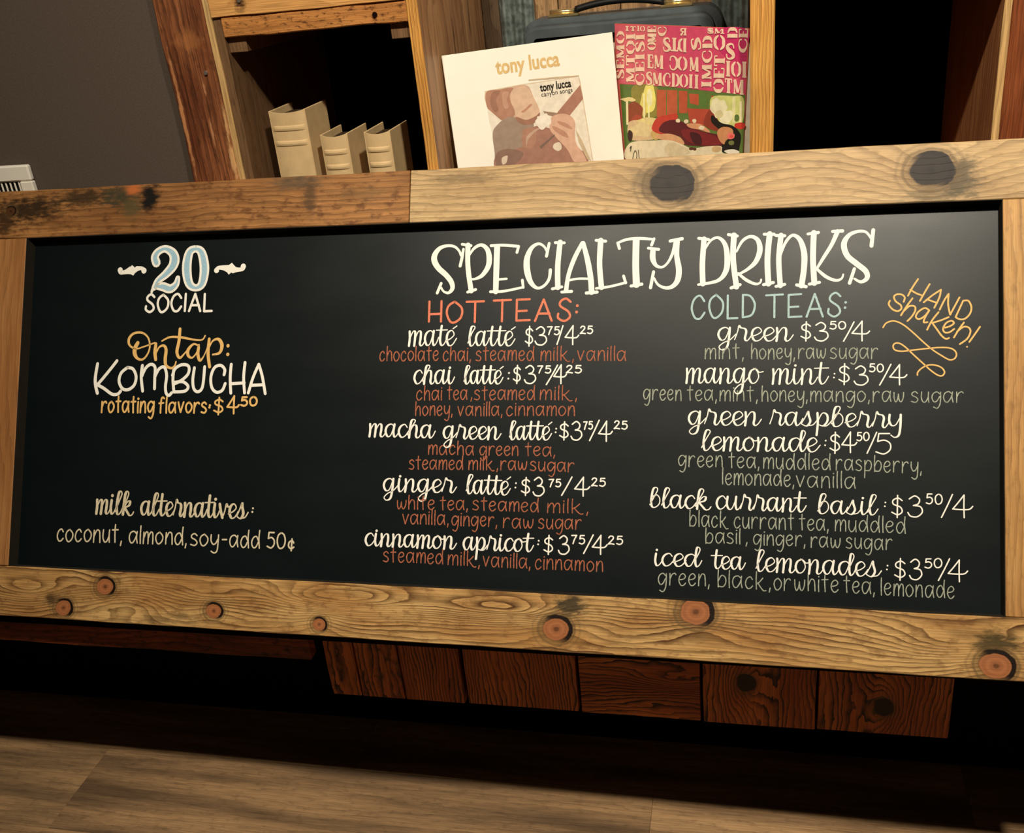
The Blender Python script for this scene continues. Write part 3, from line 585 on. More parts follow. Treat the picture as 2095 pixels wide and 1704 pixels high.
def traced(mat, reg, txt, w, label=None, name='lettering', z=ZB):
    b = bmesh.new(); trace(b, SIGN, reg, txt, z, w); return obj(name, b, mat, sg, label=label)
b = bmesh.new()
trace(b, SIGN, 'C', "453 292 22,440 370 26,425 436 26|432 345 20,415 305 20,375 270 22,315 263 24,250 285 34,208 340 46,205 395 50,240 455 46,305 515 44,350 575 42,358 630 36,325 666 24,285 655 18,260 620 18|262 586 24,228 668 24|"
 "492 258 44,490 400 42,500 520 42,520 650 42|442 250 22,518 262 24|490 660 24,558 638 24|500 350 16,545 285 24,605 256 28,655 290 38,674 360 46,665 440 44,615 515 34,560 545 22,524 550 18|"
 "742 272 50,736 450 50,730 655 46|690 262 24,800 258 24,926 268 24|926 268 24,912 320 24|750 552 20,822 546 20|685 657 24,800 652 22,966 618 20|966 620 22,958 558 24|"
 "1188 242 24,1165 352 26|1172 320 18,1145 270 20,1095 246 24,1035 285 36,998 375 50,1000 480 54,1030 575 42,1085 625 26,1145 605 24,1188 545 26,1198 470 28|"
 "1282 232 44,1262 430 46,1262 620 46|1240 236 24,1318 238 24|1215 632 24,1296 615 24|"
 "1472 240 34,1405 370 38,1355 510 36,1332 650 38|1480 240 36,1520 400 46,1545 550 48,1552 660 48|1350 560 20,1440 545 20,1530 546 20|1296 660 24,1380 654 26|1506 668 26,1598 660 28|"
 "1630 218 48,1620 420 46,1636 620 46|1590 216 24,1672 224 26|1592 628 22,1710 612 22,1846 578 22|1844 582 24,1826 522 24|"
 "1778 238 20,1850 210 24,1960 200 26,2082 208 22|1776 238 24,1790 286 26|1934 215 58,1930 430 58,1936 595 60|1890 608 26,1982 592 28", ZB)
trace(b, SIGN, 'D', "148 188 22,128 238 24|"
 "102 262 22,184 272 24|140 275 42,138 345 44,165 400 28,215 412 20,262 370 20,300 290 26,322 200 34|335 200 36,328 320 40,345 430 46,335 515 44,295 565 34,240 578 26,180 552 20,148 500 16|276 206 26,370 188 28|144 450 24,120 576 26|"
 "545 190 42,532 380 44,535 545 44|503 184 24,580 194 24|552 270 16,600 200 20,660 180 24,712 235 36,730 350 46,715 450 42,650 522 28,500 552 20|"
 "782 160 46,776 350 44,802 570 44|738 155 24,808 166 24|760 578 26,830 552 26|802 290 16,850 205 24,915 170 26,972 200 36,988 280 44,955 370 38,890 430 26,815 472 18|815 462 20,880 515 26,950 546 22,988 538 16,998 512 16|"
 "1066 150 46,1048 350 46,1056 545 46|1022 152 24,1100 152 26|1018 552 26,1094 535 26|"
 "1156 160 42,1138 350 42,1150 560 42|1116 162 26,1185 164 26|1116 566 24,1184 550 26|1152 320 16,1190 220 24,1248 160 26,1308 200 38,1340 310 48,1336 440 46,1318 560 46|1280 554 26,1354 568 28|"
 "1416 140 46,1410 350 46,1420 540 46|1370 150 24,1452 138 26|1380 548 24,1460 534 26|1604 130 38,1560 230 32,1495 335 28,1440 425 20|1566 130 26,1644 126 28|1440 428 22,1515 490 28,1590 518 24,1636 504 18,1650 470 14|"
 "1888 118 30,1874 244 32|1874 190 18,1830 135 22,1765 130 26,1695 160 34,1655 230 46,1680 320 46,1755 385 46,1828 445 44,1838 500 38,1790 530 26,1738 505 18|1738 426 26,1700 540 28", ZB)
obj('title_lettering', b, P_W, sg, label='large cream title capitals')
traced(P_W, 'A', "208 1190 24,190 1300 26,190 1370 26,206 1442 26|374 1165,330 1222,250 1320,202 1374|205 1370,260 1400,330 1450,380 1450,405 1425|"
 "465 1222,410 1270,392 1340,420 1402,470 1412,522 1372,538 1300,512 1236,465 1222|592 1205,582 1300,594 1424|588 1295,620 1228,665 1195,700 1220,698 1310,696 1404|700 1300,735 1235,780 1220,800 1290,790 1380,795 1440,818 1462,842 1440|"
 "860 1245,854 1330,862 1430|850 1290,875 1230,935 1198,988 1212,985 1275,930 1330,868 1362|870 1350,940 1345,984 1385,955 1425,862 1432|1038 1225,1024 1330,1034 1406,1070 1430,1108 1385,1126 1216|"
 "1292 1285,1298 1240,1265 1205,1212 1222,1180 1300,1186 1390,1226 1434,1276 1418,1302 1360|1354 1195,1345 1310,1350 1442|1472 1180,1460 1310,1468 1440|1345 1362,1465 1354|1500 1440,1540 1310,1590 1195|1590 1195,1620 1300,1645 1446|1525 1375,1628 1370", 24)
traced(P_M, 'A', "552 1012 30,528 1060 34,528 1110 32,555 1148 20,600 1150 16,640 1100 14,656 1035 14,640 965 14,590 925 16,520 930 18,478 975 22,482 1030 18,535 1062 12,610 1042 12,700 1010 12|"
 "708 1020 24,700 1090 28,706 1154 26|706 1110 12,735 1050 14,775 1035 20,795 1070 26,788 1150 28,795 1205 24,840 1228 18,870 1205 14,880 1172 12|"
 "915 892 24,905 1000 26,888 1090 26,912 1140 20,955 1100 12,1000 1045 12|760 995 12,830 962 16,930 965 18,1040 985 14,1105 984 12,1130 950 12|"
 "1072 1035 14,1030 1022 16,985 1070 26,985 1120 24,1020 1138 14,1060 1090 12,1076 1030 18|1074 1050 24,1068 1110 26,1085 1162 22,1118 1125 10,1150 1050 10|"
 "1165 978 24,1155 1100 26,1168 1216 26|1160 1060 12,1195 995 14,1245 980 24,1274 1030 30,1255 1095 22,1195 1112 14|1326 1036 28|1324 1110 28", 24, 'mustard script lettering')
traced(P_M, 'K', "775 202,700 315,640 425|930 270,870 370,800 495|672 345,745 390,822 420|850 515,960 425,1082 345|1082 345,1060 450,992 588|895 475,1030 522|1065 612,1130 480,1185 400|1185 400,1178 540,1205 680|1205 680,1270 560,1330 448|"
 "1380 492,1330 600,1278 712|1380 492,1450 495,1490 580,1468 670,1400 735,1330 740,1278 712|"
 "582 508,596 450,560 412,490 408,452 440,475 500,540 550,550 600,500 632,430 605,382 540,398 492|700 460,620 570,546 688|585 630,660 565,730 570,735 630,690 705,632 765|"
 "925 622,865 590,780 640,745 705,785 740,860 700,925 622|925 622,872 710,850 780,900 780|1050 645,960 760,896 882|1185 712,1080 755,965 790|965 790,1020 865,1090 960,1145 1002,1190 992|"
 "1125 855,1200 835,1255 795,1225 762,1155 788,1112 860,1130 915,1195 915,1260 870|1390 785,1320 880,1256 985|1300 905,1380 845,1450 850,1478 905,1435 1000,1335 1074|1605 842,1530 950,1462 1045|1432 1110", 24, 'mustard hand lettering on a slant')
traced(P_M, 'K', "306 850,345 795,420 765,500 775,600 830,720 930,850 1050,970 1150,1080 1222,1190 1282,1262 1270,1290 1215,1265 1160,1190 1125,1050 1120,880 1135,700 1155,560 1170,470 1155,440 1110,460 1068,520 1062,600 1110,720 1222,850 1340,950 1430,1040 1490,1098 1498,1130 1450,1090 1390,1000 1355,900 1358,820 1400,772 1450,766 1490", 21, 'mustard looping flourish', 'painted_flourish')
two = "712 325 38,700 275 34,730 228 26,790 205 24,850 240 40,868 300 52,848 360 46,790 425 34,725 480 20,692 540 10|715 528 16,770 530 36,830 548 36,880 510 22,896 455 6"
zero = "1050 206 22,1100 240 38,1124 370 48,1104 500 38,1050 540 22,992 500 38,972 370 48,994 240 38"
b = bmesh.new(); trace(b, SIGN, 'A', two, ZB, dw=34); trace(b, SIGN, 'A', "690 520 26,672 574 22", ZB); trace(b, SIGN, 'A', zero, ZB, closed=True, dw=34)
for t in ("402 388 44,408 408 32,445 404 34,490 390 60", "605 392 46,585 372 28,545 376 40", "1228 390 44,1245 368 30,1290 368 40,1330 376 60", "1457 356 46,1450 378 32,1410 384 34,1370 384 56"): trace(b, SIGN, 'A', t, ZB)
for poly in ([(462, 378), (482, 366), (505, 345), (530, 368), (560, 372), (545, 402), (530, 412), (515, 434), (494, 424), (462, 420)], [(1295, 352), (1332, 346), (1360, 325), (1384, 352), (1405, 370), (1390, 402), (1355, 406), (1333, 427), (1315, 402), (1296, 384)]):
    blob(b, [tuple(SIGN.uv(*px('A', *q), ZB)) for q in poly], ZB+.0002, smooth=False)
obj('painted_numeral', b, P_W, sg, label='cream outlined numeral twenty with scroll ornaments')
b = bmesh.new(); trace(b, SIGN, 'A', two, ZB+.00015, dw=-2); trace(b, SIGN, 'A', zero, ZB+.00015, closed=True, dw=-2)
obj('numeral_fill', b, P_K, sg, label='pale blue fill')

# ================================================================== BOOKS
m_vel = plain('tan faux vellum', srgb(214, 184, 136), .6, .25, nscale=30, namt=.12, bump=.1)
m_pages = plain('dark hollow interior', srgb(60, 46, 34), .8, .1)
def book(x0, x1, yf, depth, h, lab):
    w_ = x1-x0
    r = empty('book', ((x0+x1)/2, yf, 1.1205), label=lab, cat_='book', group='tan books in the left cubby')
    # spine: curved shell with raised bands
    b = bmesh.new(); n = 10; zs = []
    z = 0
    bands = [h-.030, h-.056, .030, .056]
    allz = sorted(set([0, .003, h-.003, h]+[q+d for q in bands for d in (-.0052, -.003, 0, .003, .0052)]+[h*.3, h*.5]))
    def out(z):
        for q in bands:
            if abs(z-q) < .0015: return .0022
            if abs(z-q) < .004: return .0016
        return 0
    rows = []
    for lay in (0, 1):
        g = []
        for z in allz:
            row = []
            for i in range(n+1):
                t = i/n*2-1
                bulge = .006*(1-t*t)
                top = -.0035*(1-t*t) if z >= h-.0031 else 0   # the head of the spine dips
                row.append(b.verts.new((t*w_/2, -(bulge+out(z)*(1-t**6)) + lay*.0025, z+top)))
            g.append(row)
        rows.append(g)
    for lay, g in enumerate(rows):
        for a in range(len(g)-1):
            for i in range(n):
                q = (g[a][i], g[a][i+1], g[a+1][i+1], g[a+1][i])
                b.faces.new(q if lay == 0 else q[::-1])
    for i in range(n):
        b.faces.new((rows[0][-1][i], rows[0][-1][i+1], rows[1][-1][i+1], rows[1][-1][i])); b.faces.new((rows[1][0][i], rows[1][0][i+1], rows[0][0][i+1], rows[0][0][i]))
    for a in range(len(allz)-1):
        b.faces.new((rows[1][a][0], rows[0][a][0], rows[0][a+1][0], rows[1][a+1][0])); b.faces.new((rows[0][a][n], rows[1][a][n], rows[1][a+1][n], rows[0][a+1][n]))
    obj('spine', b, m_vel, r, smooth=False)
    for s in (-1, 1):
        obj('cover', box(s*w_/2-.0022 if s < 0 else w_/2-.0008, -w_/2+.0008 if s < 0 else w_/2+.0022, .0005, depth, 0, h+.0005, .0008), m_vel, r)
    obj('page_block', box(-w_/2+.001, w_/2-.001, .003, depth-.006, .004, h-.012, .0005), m_pages, r)
    return r
book(-.824, -.759, .05, .10, .244, 'tallest tan vellum book with raised spine bands')
book(-.735, -.688, .05, .10, .198, 'shorter tan vellum book in the middle of three')
book(-.653, -.609, .05, .10, .198, 'shorter tan vellum book nearest the bright plywood divider')

# ================================================================== SUITCASE behind the records
cs = empty('hard_case', (-.235, .287, 1.1205), label='dark slate blue hard case with black handle and gold latches, behind the records', cat_='case')
m_slate = plain('slate blue shell', srgb(72, 80, 84), .5, .35, nscale=30, namt=.2); m_blk = plain('black rubber trim', srgb(14, 14, 15), .55, .3)
m_brass = plain('pale gold metal', srgb(238, 216, 160), .25, .6, .9); m_lin = plain('pale grey liner', srgb(176, 168, 156), .7, .2)
def rrect(x0, x1, z0, z1, r, n=6):
    q = []
    for cx_, cz_, a0 in ((x1-r, z1-r, 0), (x0+r, z1-r, 90), (x0+r, z0+r, 180), (x1-r, z0+r, 270)):
        for i in range(n+1): a = math.radians(a0+90*i/n); q.append((cx_+r*math.cos(a), cz_+r*math.sin(a)))
    return q
def rring(o, i, y0, y1, bev=.0):
    """rounded frame (outer loop o, inner loop i or None) from y0 (front) to y1"""
    b = bmesh.new(); n = len(o)
    A = [b.verts.new((x, y0+bev, z)) for x, z in o]; B = [b.verts.new((x, y1, z)) for x, z in o]
    cxm = sum(x for x, z in o)/n; czm = sum(z for x, z in o)/n
    A2 = [b.verts.new((x-(bev if x > cxm else -bev), y0, z-(bev if z > czm else -bev))) for x, z in o]
    for k in range(n):
        j = (k+1) % n
        b.faces.new((A[k], B[k], B[j], A[j])); b.faces.new((A2[k], A[k], A[j], A2[j]))
    if i:
        I = [b.verts.new((x, y0, z)) for x, z in i]; J = [b.verts.new((x, y1, z)) for x, z in i]
        for k in range(n):
            j = (k+1) % n
            b.faces.new((I[k], A2[k], A2[j], I[j])); b.faces.new((I[j], J[j], J[k], I[k])); b.faces.new((B[k], J[k], J[j], B[j]))
    else: b.faces.new(A2[::-1]); b.faces.new(B)
    bmesh.ops.recalc_face_normals(b, faces=b.faces); return b
obj('lid_frame', rring(rrect(-.172, .172, .0, .325, .022), rrect(-.154, .154, .018, .306, .008), 0, .035, .004), m_slate, cs, label='slate blue lid frame')
obj('inner_border', rring(rrect(-.1535, .1535, .0185, .3055, .008), rrect(-.142, .142, .03, .292, .004), .012, .03, .001), m_blk, cs, label='black recessed border')
obj('inner_panel', box(-.1415, .1415, .018, .028, .0305, .2915, .001), m_lin, cs, label='pale grey panel')
obj('back_shell', rring(rrect(-.181, .185, .0, .335, .03), None, .0355, .125, .008), m_slate, cs, label='slate blue back shell')
for s in (-1, 1):
    x = s*.104
    lt = obj('latch', box(x-.029, x+.029, .050, .072, .3355, .3405, .0015), m_brass, cs, label='gold hinge plate')
    b = bmesh.new(); bmesh.ops.create_cone(b, cap_ends=True, segments=14, radius1=.005, radius2=.005, depth=.052)
    bmesh.ops.rotate(b, verts=b.verts, matrix=Matrix.Rotation(math.pi/2, 3, 'Y')); bmesh.ops.translate(b, verts=b.verts, vec=(x, .061, .344))
    obj('barrel', b, m_brass, lt, smooth=True)
b = bmesh.new(); R_ = []
for i in range(25):
    t = i/24*2-1; x = t*.082; z = .3455+.010*(1-t*t)
    R_.append([b.verts.new((x, .061+.011*math.cos(a)*1.0, z+.0065*math.sin(a))) for a in [k*math.pi/5 for k in range(10)]])
for i in range(24):
    for k in range(10): b.faces.new((R_[i][k], R_[i][(k+1) % 10], R_[i+1][(k+1) % 10], R_[i+1][k]))
b.faces.new(R_[0][::-1]); b.faces.new(R_[-1]); bmesh.ops.recalc_face_normals(b, faces=b.faces)
obj('handle', b, m_blk, cs, smooth=True, label='black curved handle')

# ================================================================== RECORDS
def sleeve_plane(TL, TR, lean):
    TL, TR = Vector(TL), Vector(TR); e1 = (TR-TL).normalized()
    n = Vector((0, 0, -1)).cross(e1); n = n - e1*n.dot(e1); n.normalize()
    if n.y > 0: n = -n
    up = n.cross(e1); up.normalize()
    if up.z < 0: up = -up
    up = (up*math.cos(lean)-n*math.sin(lean)).normalized()    # top tips away from the viewer
    return Plane(TL, e1, up)
def textmesh(s, size, bold, align='LEFT', shear=0):
    cu = bpy.data.curves.new('t', 'FONT'); cu.body = s; cu.size = size; cu.offset = bold; cu.align_x = align; cu.resolution_u = 4
    o = bpy.data.objects.new('t', cu); COL.objects.link(o); bpy.context.view_layer.update()
    me = bpy.data.meshes.new_from_object(o.evaluated_get(bpy.context.evaluated_depsgraph_get()))
    bpy.data.objects.remove(o); return me
def put_text(bm, plane, reg, s, xl, xr, yl, yr, H, z, mi=0, bold=.02):
    me = textmesh(s, 1, bold)
    t = bmesh.new(); t.from_mesh(me); bpy.data.meshes.remove(me)
    x0 = min(v.co.x for v in t.verts); x1 = max(v.co.x for v in t.verts)
    O = plane.uv(*px(reg, xl, yl), z); E = plane.uv(*px(reg, xr, yr), z); U = plane.uv(*px(reg, xl, yl-H), z)-O
    D = (E-O)/(x1-x0); Pp = Vector((-D.y, D.x)).normalized()*U.length/.52
    for v in t.verts:
        q = O+D*(v.co.x-x0)+Pp*v.co.y; v.co = (q.x, q.y, z)
    for f in t.faces: f.material_index = mi
    me = bpy.data.meshes.new('t'); t.to_mesh(me); t.free(); bm.from_mesh(me); bpy.data.meshes.remove(me)
MATC = {}
def cm(c):
    if c not in MATC: MATC[c] = plain('print %d' % len(MATC), srgb(*c), .45, .35, nscale=90, namt=.1)
    return MATC[c]
def picture(plane, reg, shapes, z0, parent, name, label):
    if reg == 'W': shapes = [(tuple(int(c[i]*.78+(196, 180, 158)[i]*.22) for i in range(3)), p) for c, p in shapes]
    b = bmesh.new(); cols = []; z = z0
    for col, pts in shapes:
        if col not in cols: cols.append(col)
        sharp = pts[0] == 's'; q = pts[1:] if sharp else pts
        blob(b, [tuple(plane.uv(*px(reg, *p), z)) for p in q], z, cols.index(col), smooth=not sharp); z += .000012
    return obj(name, b, [cm(c) for c in cols], parent, label=label)
def disc(cx_, cy_, rx, ry=None, n=10, wob=.12):
    ry = ry or rx; return [(cx_+rx*math.cos(k*2*math.pi/n)*(1+random.uniform(-wob, wob)), cy_+ry*math.sin(k*2*math.pi/n)*(1+random.uniform(-wob, wob))) for k in range(n)]

# white sleeve
WP = sleeve_plane((-.5085, .088, 1.430), (-.242, .246, 1.4305), math.radians(6))
wr = empty('record_sleeve', mat=WP.mat(), label='white record sleeve with a framed guitarist photo, tilted against the tan side panel', cat_='record')
SZ = .315
obj('sleeve_board', box(0, SZ, -SZ, 0, -.003, 0, .0007), plain('white card', srgb(250, 246, 232), .35, .4, nscale=20, namt=.02), wr, label='white card sleeve')
b = bmesh.new(); put_text(b, WP, 'W', 'tony lucca', 640, 1258, 718, 632, 105, .0003, bold=.03)
obj('sleeve_title', b, cm((222, 190, 130)), wr, label='tan title lettering')
q = 's'
picture(WP, 'W', [
 ((222, 206, 176), [q, (528, 882), (760, 838), (930, 808), (1438, 733), (1456, 790), (1580, 1560), (1578, 1600), (648, 1650), (610, 1300)]),
 ((248, 242, 224), [q, (540, 890), (935, 820), (1436, 742), (1572, 1560), (1570, 1595), (655, 1640), (600, 1270)]),
 ((214, 176, 150), [(540, 890), (700, 862), (930, 825), (1000, 940), (1050, 1040), (1060, 1120), (1010, 1180), (900, 1180), (700, 1180), (600, 1110), (545, 1020)]),
 ((176, 122, 98), [(545, 892), (660, 868), (800, 850), (770, 930), (800, 1010), (820, 1110), (760, 1150), (700, 1165), (600, 1110), (550, 1030)]),
 ((226, 188, 158), [(800, 870), (925, 838), (990, 930), (1040, 1020), (1060, 1080), (1020, 1140), (930, 1170), (850, 1150), (815, 1060), (775, 960)]),
 ((190, 132, 108), [(880, 1080), (925, 1050), (965, 1010), (990, 1015), (940, 1062), (905, 1090)]),
 ((250, 244, 228), [q, (555, 1050), (705, 1180), (640, 1215), (598, 1268), (575, 1190)]),
 ((150, 128, 112), [(720, 1150), (800, 1130), (900, 1180), (1000, 1190), (980, 1330), (930, 1480), (800, 1560), (640, 1600), (625, 1480), (605, 1290), (650, 1210)]),
 ((158, 108, 92), [(1000, 1230), (1150, 1240), (1250, 1300), (1400, 1420), (1500, 1480), (1520, 1580), (1300, 1600), (1000, 1620), (655, 1638), (640, 1500), (800, 1450), (920, 1400)]),
 ((128, 92, 80), [(640, 1490), (760, 1440), (900, 1480), (860, 1560), (760, 1630), (655, 1640)]),
 ((172, 120, 98), [(900, 1260), (1000, 1240), (1030, 1300), (1000, 1420), (900, 1420)]),
 ((166, 110, 92), [q, (1230, 1090), (1452, 822), (1482, 955), (1350, 1120), (1250, 1150)]),
 ((150, 122, 100), [q, (1095, 1075), (1240, 1095), (1215, 1135), (1110, 1105)]),
 ((224, 176, 148), [(1170, 1140), (1280, 1100), (1370, 1130), (1405, 1200), (1400, 1300), (1420, 1400), (1480, 1480), (1510, 1570), (1400, 1570), (1330, 1450), (1220, 1330), (1160, 1250)]),
 ((190, 134, 110), [(1190, 1220), (1300, 1270), (1340, 1330), (1290, 1320), (1200, 1260)]),
 ((190, 134, 110), [(1240, 1170), (1330, 1200), (1380, 1250), (1330, 1240), (1240, 1195)]),
 ((150, 100, 80), [(835, 1130), (930, 1160), (1020, 1125), (1062, 1090), (1050, 1150), (990, 1200), (900, 1205), (840, 1170)]), ((150, 100, 80), [(600, 900), (680, 880), (640, 960), (660, 1060), (620, 1080), (585, 1000)]), ((196, 146, 122), [(700, 900), (760, 890), (745, 960), (760, 1040), (720, 1050), (700, 980)]),
 ((196, 160, 138), [(930, 1330), (1010, 1255), (1090, 1230), (1020, 1275), (950, 1350), (935, 1420)]), ((110, 84, 74), [q, (1060, 1420), (1200, 1300), (1210, 1312), (1075, 1440)]),
 ((255, 250, 235), disc(1095, 1175, 70, 72, 16, .2)),
 ((238, 226, 204), disc(1235, 1415, 44, 38, 9, .25)), 
 ((226, 206, 184), [(695, 1530), (745, 1505), (750, 1530), (735, 1580), (700, 1590)]), ((206, 186, 150), [q, (1410, 1250), (1470, 1360), (1560, 1560), (1520, 1540), (1440, 1380)]),
 ((204, 184, 150), [q, (950, 770), (1200, 745), (1440, 728), (1442, 738), (1200, 762), (955, 782)]),
], .0003, wr, 'cover_picture', 'brown toned photo of a bearded guitarist')
b = bmesh.new(); put_text(b, WP, 'W', 'tony lucca', 1066, 1368, 886, 838, 56, .0008, bold=.03)
put_text(b, WP, 'W', 'canyon songs', 1080, 1380, 938, 888, 34, .0008, bold=.0)
obj('cover_lettering', b, cm((44, 38, 32)), wr, label='small dark lettering')

# pink sleeve
PP = sleeve_plane((-.2345, .26, 1.4435), (-.004, .05, 1.4375), math.radians(3))
pk = empty('record_sleeve', mat=PP.mat(), label='record sleeve with pink lettered band over a photo of a reclining figure among candles', cat_='record')
obj('sleeve_board', box(0, SZ, -SZ, 0, -.002, 0, .0006), plain('coral card', srgb(206, 96, 84), .45, .3, nscale=20, namt=.05), pk)
b = bmesh.new()
box(.004, SZ+.016, -SZ, -.0015, -.012, -.0095, .0006, bm=b); obj('back_board', b, plain('dark red card', srgb(140, 44, 32), .5, .3), pk, label='dark red rear panel')
b = bmesh.new(); prof = [(.01, -.006), (SZ-.012, -.006), (SZ+.004, -.03), (SZ+.011, -.06), (SZ+.012, -SZ), (.01, -SZ)]
A_ = [b.verts.new((x, y, -.0035)) for x, y in prof]; B_ = [b.verts.new((x, y, -.006)) for x, y in prof]
b.faces.new(A_[::-1]); b.faces.new(B_)
for i in range(6): b.faces.new((A_[i], A_[(i+1) % 6], B_[(i+1) % 6], B_[i]))
bmesh.ops.recalc_face_normals(b, faces=b.faces)
obj('inner_sleeve', b, plain('white paper', srgb(226, 214, 190), .6, .2), pk, label='white paper inner sleeve')
picture(PP, 'L', [
 ((214, 74, 110), [q, (187, 250), (1556, 293), (1530, 970), (1100, 925), (700, 885), (240, 858)]),
 ((222, 100, 116), [q, (187, 250), (700, 266), (720, 500), (600, 700), (760, 890), (240, 858)]),
 ((204, 48, 104), [(1250, 300), (1550, 300), (1545, 500), (1530, 640), (1380, 620), (1250, 500)]),
 ((96, 122, 56), [q, (240, 862), (700, 888), (1100, 928), (1528, 974), (1505, 1560), (1460, 1640), (300, 1640)]),
 ((150, 140, 60), [(380, 880), (620, 890), (640, 1100), (600, 1200), (420, 1200), (370, 1050)]),
 ((250, 240, 130), disc(545, 1020, 70, 150, 12)), ((255, 250, 200), disc(545, 1000, 30, 90, 12)), ((236, 222, 120), disc(485, 1080, 36, 120, 10)),
 ((150, 70, 40), disc(390, 1160, 90, 120, 12)), ((178, 74, 48), disc(420, 1240, 60, 60)),
 ((200, 96, 62), [q, (620, 920), (830, 925), (830, 1210), (620, 1200)]), ((92, 126, 58), [q, (716, 925), (724, 925), (724, 1190), (716, 1190)]),
 ((196, 88, 58), [q, (845, 930), (935, 935), (930, 1160), (850, 1160)]), ((196, 88, 58), [q, (950, 960), (1050, 965), (1050, 1080), (960, 1060)]),
 ((186, 76, 54), [q, (930, 1110), (1160, 1120), (1180, 980), (1210, 985), (1190, 1300), (960, 1260)]),
 ((92, 126, 58), [q, (1062, 960), (1150, 968), (1120, 1100), (1068, 1080)]),
 ((214, 216, 130), [(1180, 1000), (1400, 985), (1510, 1010), (1500, 1250), (1400, 1300), (1200, 1200)]),
 ((150, 60, 42), [(1170, 1120), (1260, 1250), (1300, 1340), (1180, 1330), (1100, 1260)]),
 ((240, 232, 190), disc(1250, 1110, 85, 90, 14, .22)), ((248, 240, 200), disc(1330, 1200, 80, 70, 13, .22)), ((226, 212, 160), disc(1260, 1170, 40, 40)), ((236, 230, 170), [q, (1395, 990), (1425, 990), (1425, 1260), (1395, 1260)]),
 ((250, 240, 190), [q, (1470, 1040), (1495, 1040), (1488, 1300), (1466, 1300)]), ((96, 120, 60), disc(1440, 1210, 26, 36)), ((206, 60, 44), disc(1470, 1290, 60, 34)),
 ((226, 196, 150), [(330, 1260), (450, 1230), (620, 1240), (640, 1400), (480, 1440), (340, 1420)]), ((240, 220, 150), disc(540, 1240, 110, 40, 14, .25)), ((236, 214, 158), disc(480, 1330, 130, 70, 14, .25)), ((214, 180, 110), disc(610, 1370, 50, 60)),
 ((206, 66, 50), [(570, 1300), (620, 1210), (720, 1180), (830, 1170), (820, 1260), (760, 1380), (640, 1370), (580, 1340)]),
 ((98, 28, 34), [(700, 1250), (830, 1230), (960, 1290), (1100, 1350), (1280, 1390), (1310, 1460), (1280, 1500), (1100, 1500), (900, 1480), (860, 1400), (700, 1370), (640, 1330)]),
 ((130, 36, 40), [(870, 1340), (1000, 1330), (1200, 1390), (1300, 1450), (1200, 1490), (960, 1460)]), ((70, 18, 26), [(960, 1360), (1060, 1380), (1080, 1480), (1000, 1470)]),
 ((226, 160, 116), [(930, 1270), (1060, 1270), (1150, 1330), (1160, 1360), (1060, 1330), (960, 1310)]), ((226, 170, 124), [(610, 1390), (740, 1370), (860, 1410), (900, 1480), (780, 1460), (630, 1420)]),
 ((26, 22, 18), [(1190, 1180), (1280, 1260), (1400, 1290), (1480, 1380), (1470, 1500), (1440, 1560), (1300, 1560), (1290, 1480), (1340, 1430), (1260, 1330), (1180, 1250)]),
 ((214, 148, 100), [(1250, 1330), (1310, 1300), (1390, 1320), (1400, 1390), (1330, 1440), (1310, 1480), (1270, 1450), (1240, 1380)]), ((240, 120, 110), disc(1380, 1395, 40, 34)), ((236, 90, 80), disc(1385, 1400, 20, 16)), ((120, 124, 70), disc(1385, 1465, 30, 24)),
 ((244, 226, 190), disc(838, 1238, 22, 20)), ((244, 226, 190), disc(922, 1245, 22, 22)), ((244, 226, 190), disc(1006, 1240, 22, 22)), ((244, 230, 200), disc(1080, 1310, 30, 20)),
 ((240, 226, 190), [(340, 1470), (600, 1440), (760, 1440), (880, 1480), (980, 1520), (1140, 1500), (1280, 1500), (1300, 1570), (1480, 1580), (1400, 1640), (900, 1650), (330, 1650)]),
 ((226, 208, 168), [(700, 1520), (760, 1460), (860, 1490), (960, 1560), (860, 1610), (740, 1600)]), ((90, 44, 30), disc(975, 1525, 26, 16)), ((90, 44, 30), disc(1010, 1530, 18, 14)), ((216, 180, 130), disc(1230, 1530, 50, 30)), ((244, 236, 214), [(1310, 1550), (1400, 1530), (1470, 1560), (1400, 1590)]),
 ((246, 234, 180), [q, (303, 1010), (326, 1010), (330, 1280), (308, 1280)]), ((240, 220, 150), disc(330, 1020, 70, 22, 12, .25)), ((255, 250, 190), [q, (480, 960), (496, 960), (500, 1210), (484, 1210)]), ((255, 250, 190), [q, (528, 960), (544, 960), (548, 1210), (532, 1210)]),
 ((60, 30, 20), disc(345, 1390, 26, 60)),
], .0003, pk, 'cover_picture', 'photo of a reclining figure in a dark red dress among candles and flowers')
b = bmesh.new(); ZP = .0012
def X(t, xl, xr, yl, yr, H, **k): write(b, PP, 'L', t, xl, xr, yl, yr, H, 'x', 0, ZP, **k)
X('SMCDOII', 515, 1045, 868, 908, 132); X('EM', 525, 688, 697, 708, 140); X('C', 755, 830, 716, 722, 145, flipx=True); X('O', 845, 920, 722, 728, 145); X('M', 958, 1050, 730, 734, 148)
X('S', 690, 752, 525, 530, 140); X('D', 850, 925, 532, 536, 140, flipx=True); X('T', 762, 838, 388, 392, 0, up=(0, 135)); X('R', 862, 925, 360, 362, 70, flipx=True)
X('S', 1075, 1065, 505, 400, 0, up=(-95, 0)); X('IMCD', 1178, 1192, 893, 385, 0, up=(-100, -2)); X('OET', 1305, 1320, 935, 572, 0, up=(-108, -4)); X('O', 1218, 1306, 512, 516, 155)
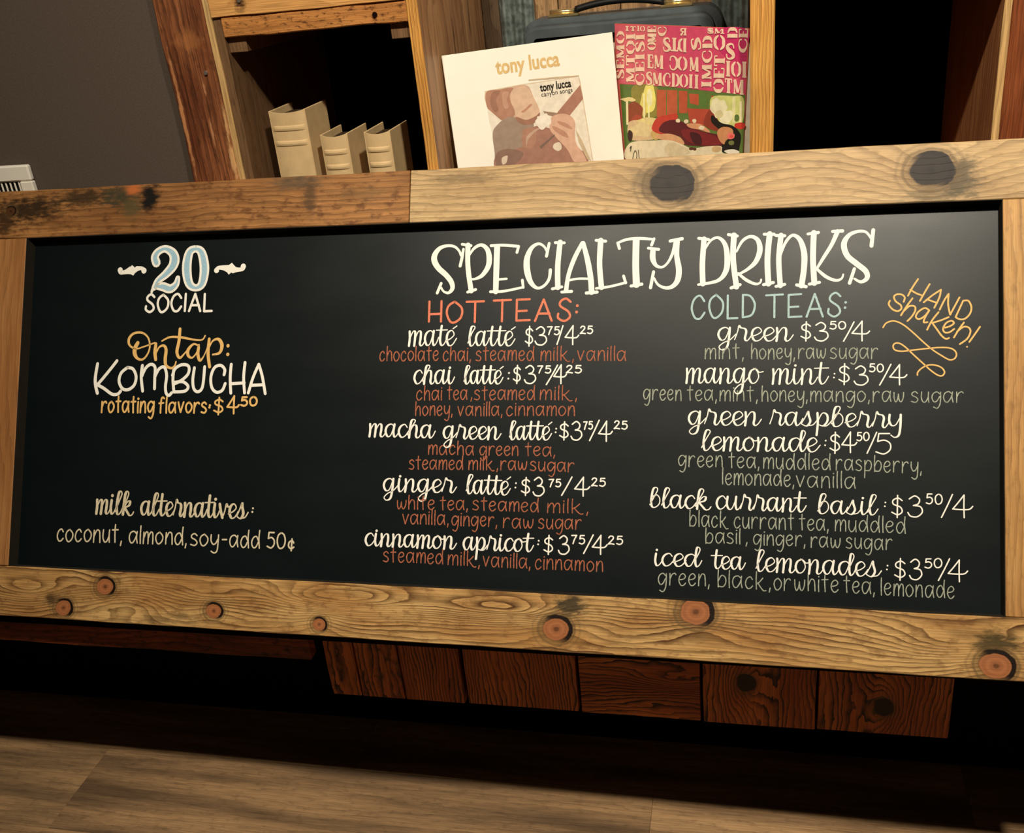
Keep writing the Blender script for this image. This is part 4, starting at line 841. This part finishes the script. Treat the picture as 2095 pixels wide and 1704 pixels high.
X('S', 1335, 1410, 604, 610, 160); X('IOI', 1332, 1538, 782, 796, 158); X('TM', 1322, 1512, 952, 972, 152); X('SM', 1142, 1312, 340, 345, 50)
X('D', 1448, 1450, 388, 296, 0, up=(-104, 0)); X('C', 1545, 1550, 524, 405, 0, up=(-88, -6)); X('E', 1552, 1555, 388, 300, 0, up=(-92, -2)); X('C', 715, 722, 355, 278, 0, up=(-88, 0))
X('OME', 612, 616, 500, 275, 0, up=(-90, -2)); X('SEMO', 285, 290, 800, 335, 0, up=(-82, 0)); X('MTOI', 392, 396, 840, 345, 0, up=(-88, 0)); X('CEISI', 492, 496, 858, 350, 0, up=(-92, 0))
X('IO', 420, 495, 318, 322, 52); X('IT', 300, 405, 315, 318, 45)
obj('cover_lettering', b, cm((250, 214, 186)), pk, label='cream stencil capitals')
b = bmesh.new(); trace(b, PP, 'L', "372 1630 6,385 1570 6,400 1545 6,415 1580 6,412 1625 6|430 1540 6,440 1625 6|345 1520 8,358 1500 7,350 1550 7", ZP)
obj('pen_scrawl', b, cm((50, 36, 28)), pk)

# ================================================================== WALL VENT
vt = empty('wall_vent', (-1.5, .0295, 1.2), label='white slotted vent cover on the dark wall', cat_='vent')
m_white = plain('white enamel', srgb(246, 242, 228), .4, .4, nscale=20, namt=.03)
def vb(name, *a, mat=m_white, **k):
    bm = box(*a, **k)
    for v in bm.verts: v.co -= Vector((-1.5, .0295, 1.2))
    return obj(name, bm, mat, vt)
X0, X1, Z0, Z1 = -1.66, -1.3165, 1.13, 1.3045
vb('frame', X0, X1, .017, .029, Z1-.030, Z1, bevel=.003); vb('frame', X0, X1, .017, .029, Z0, Z0+.04, bevel=.003)
vb('frame', X1-.027, X1, .017, .029, Z0+.0405, Z1-.0305, bevel=.002); vb('frame', X0, X0+.03, .017, .029, Z0+.0405, Z1-.0305, bevel=.002)
vb('backing', X0+.031, X1-.028, .026, .029, Z0+.041, Z1-.031, bevel=0, mat=m_blk)
x = X1-.027-.004
while x > X0+.04:
    vb('slat', x-.0034, x, .0215, .0240, Z0+.041, Z1-.031, bevel=.0008); x -= .0096
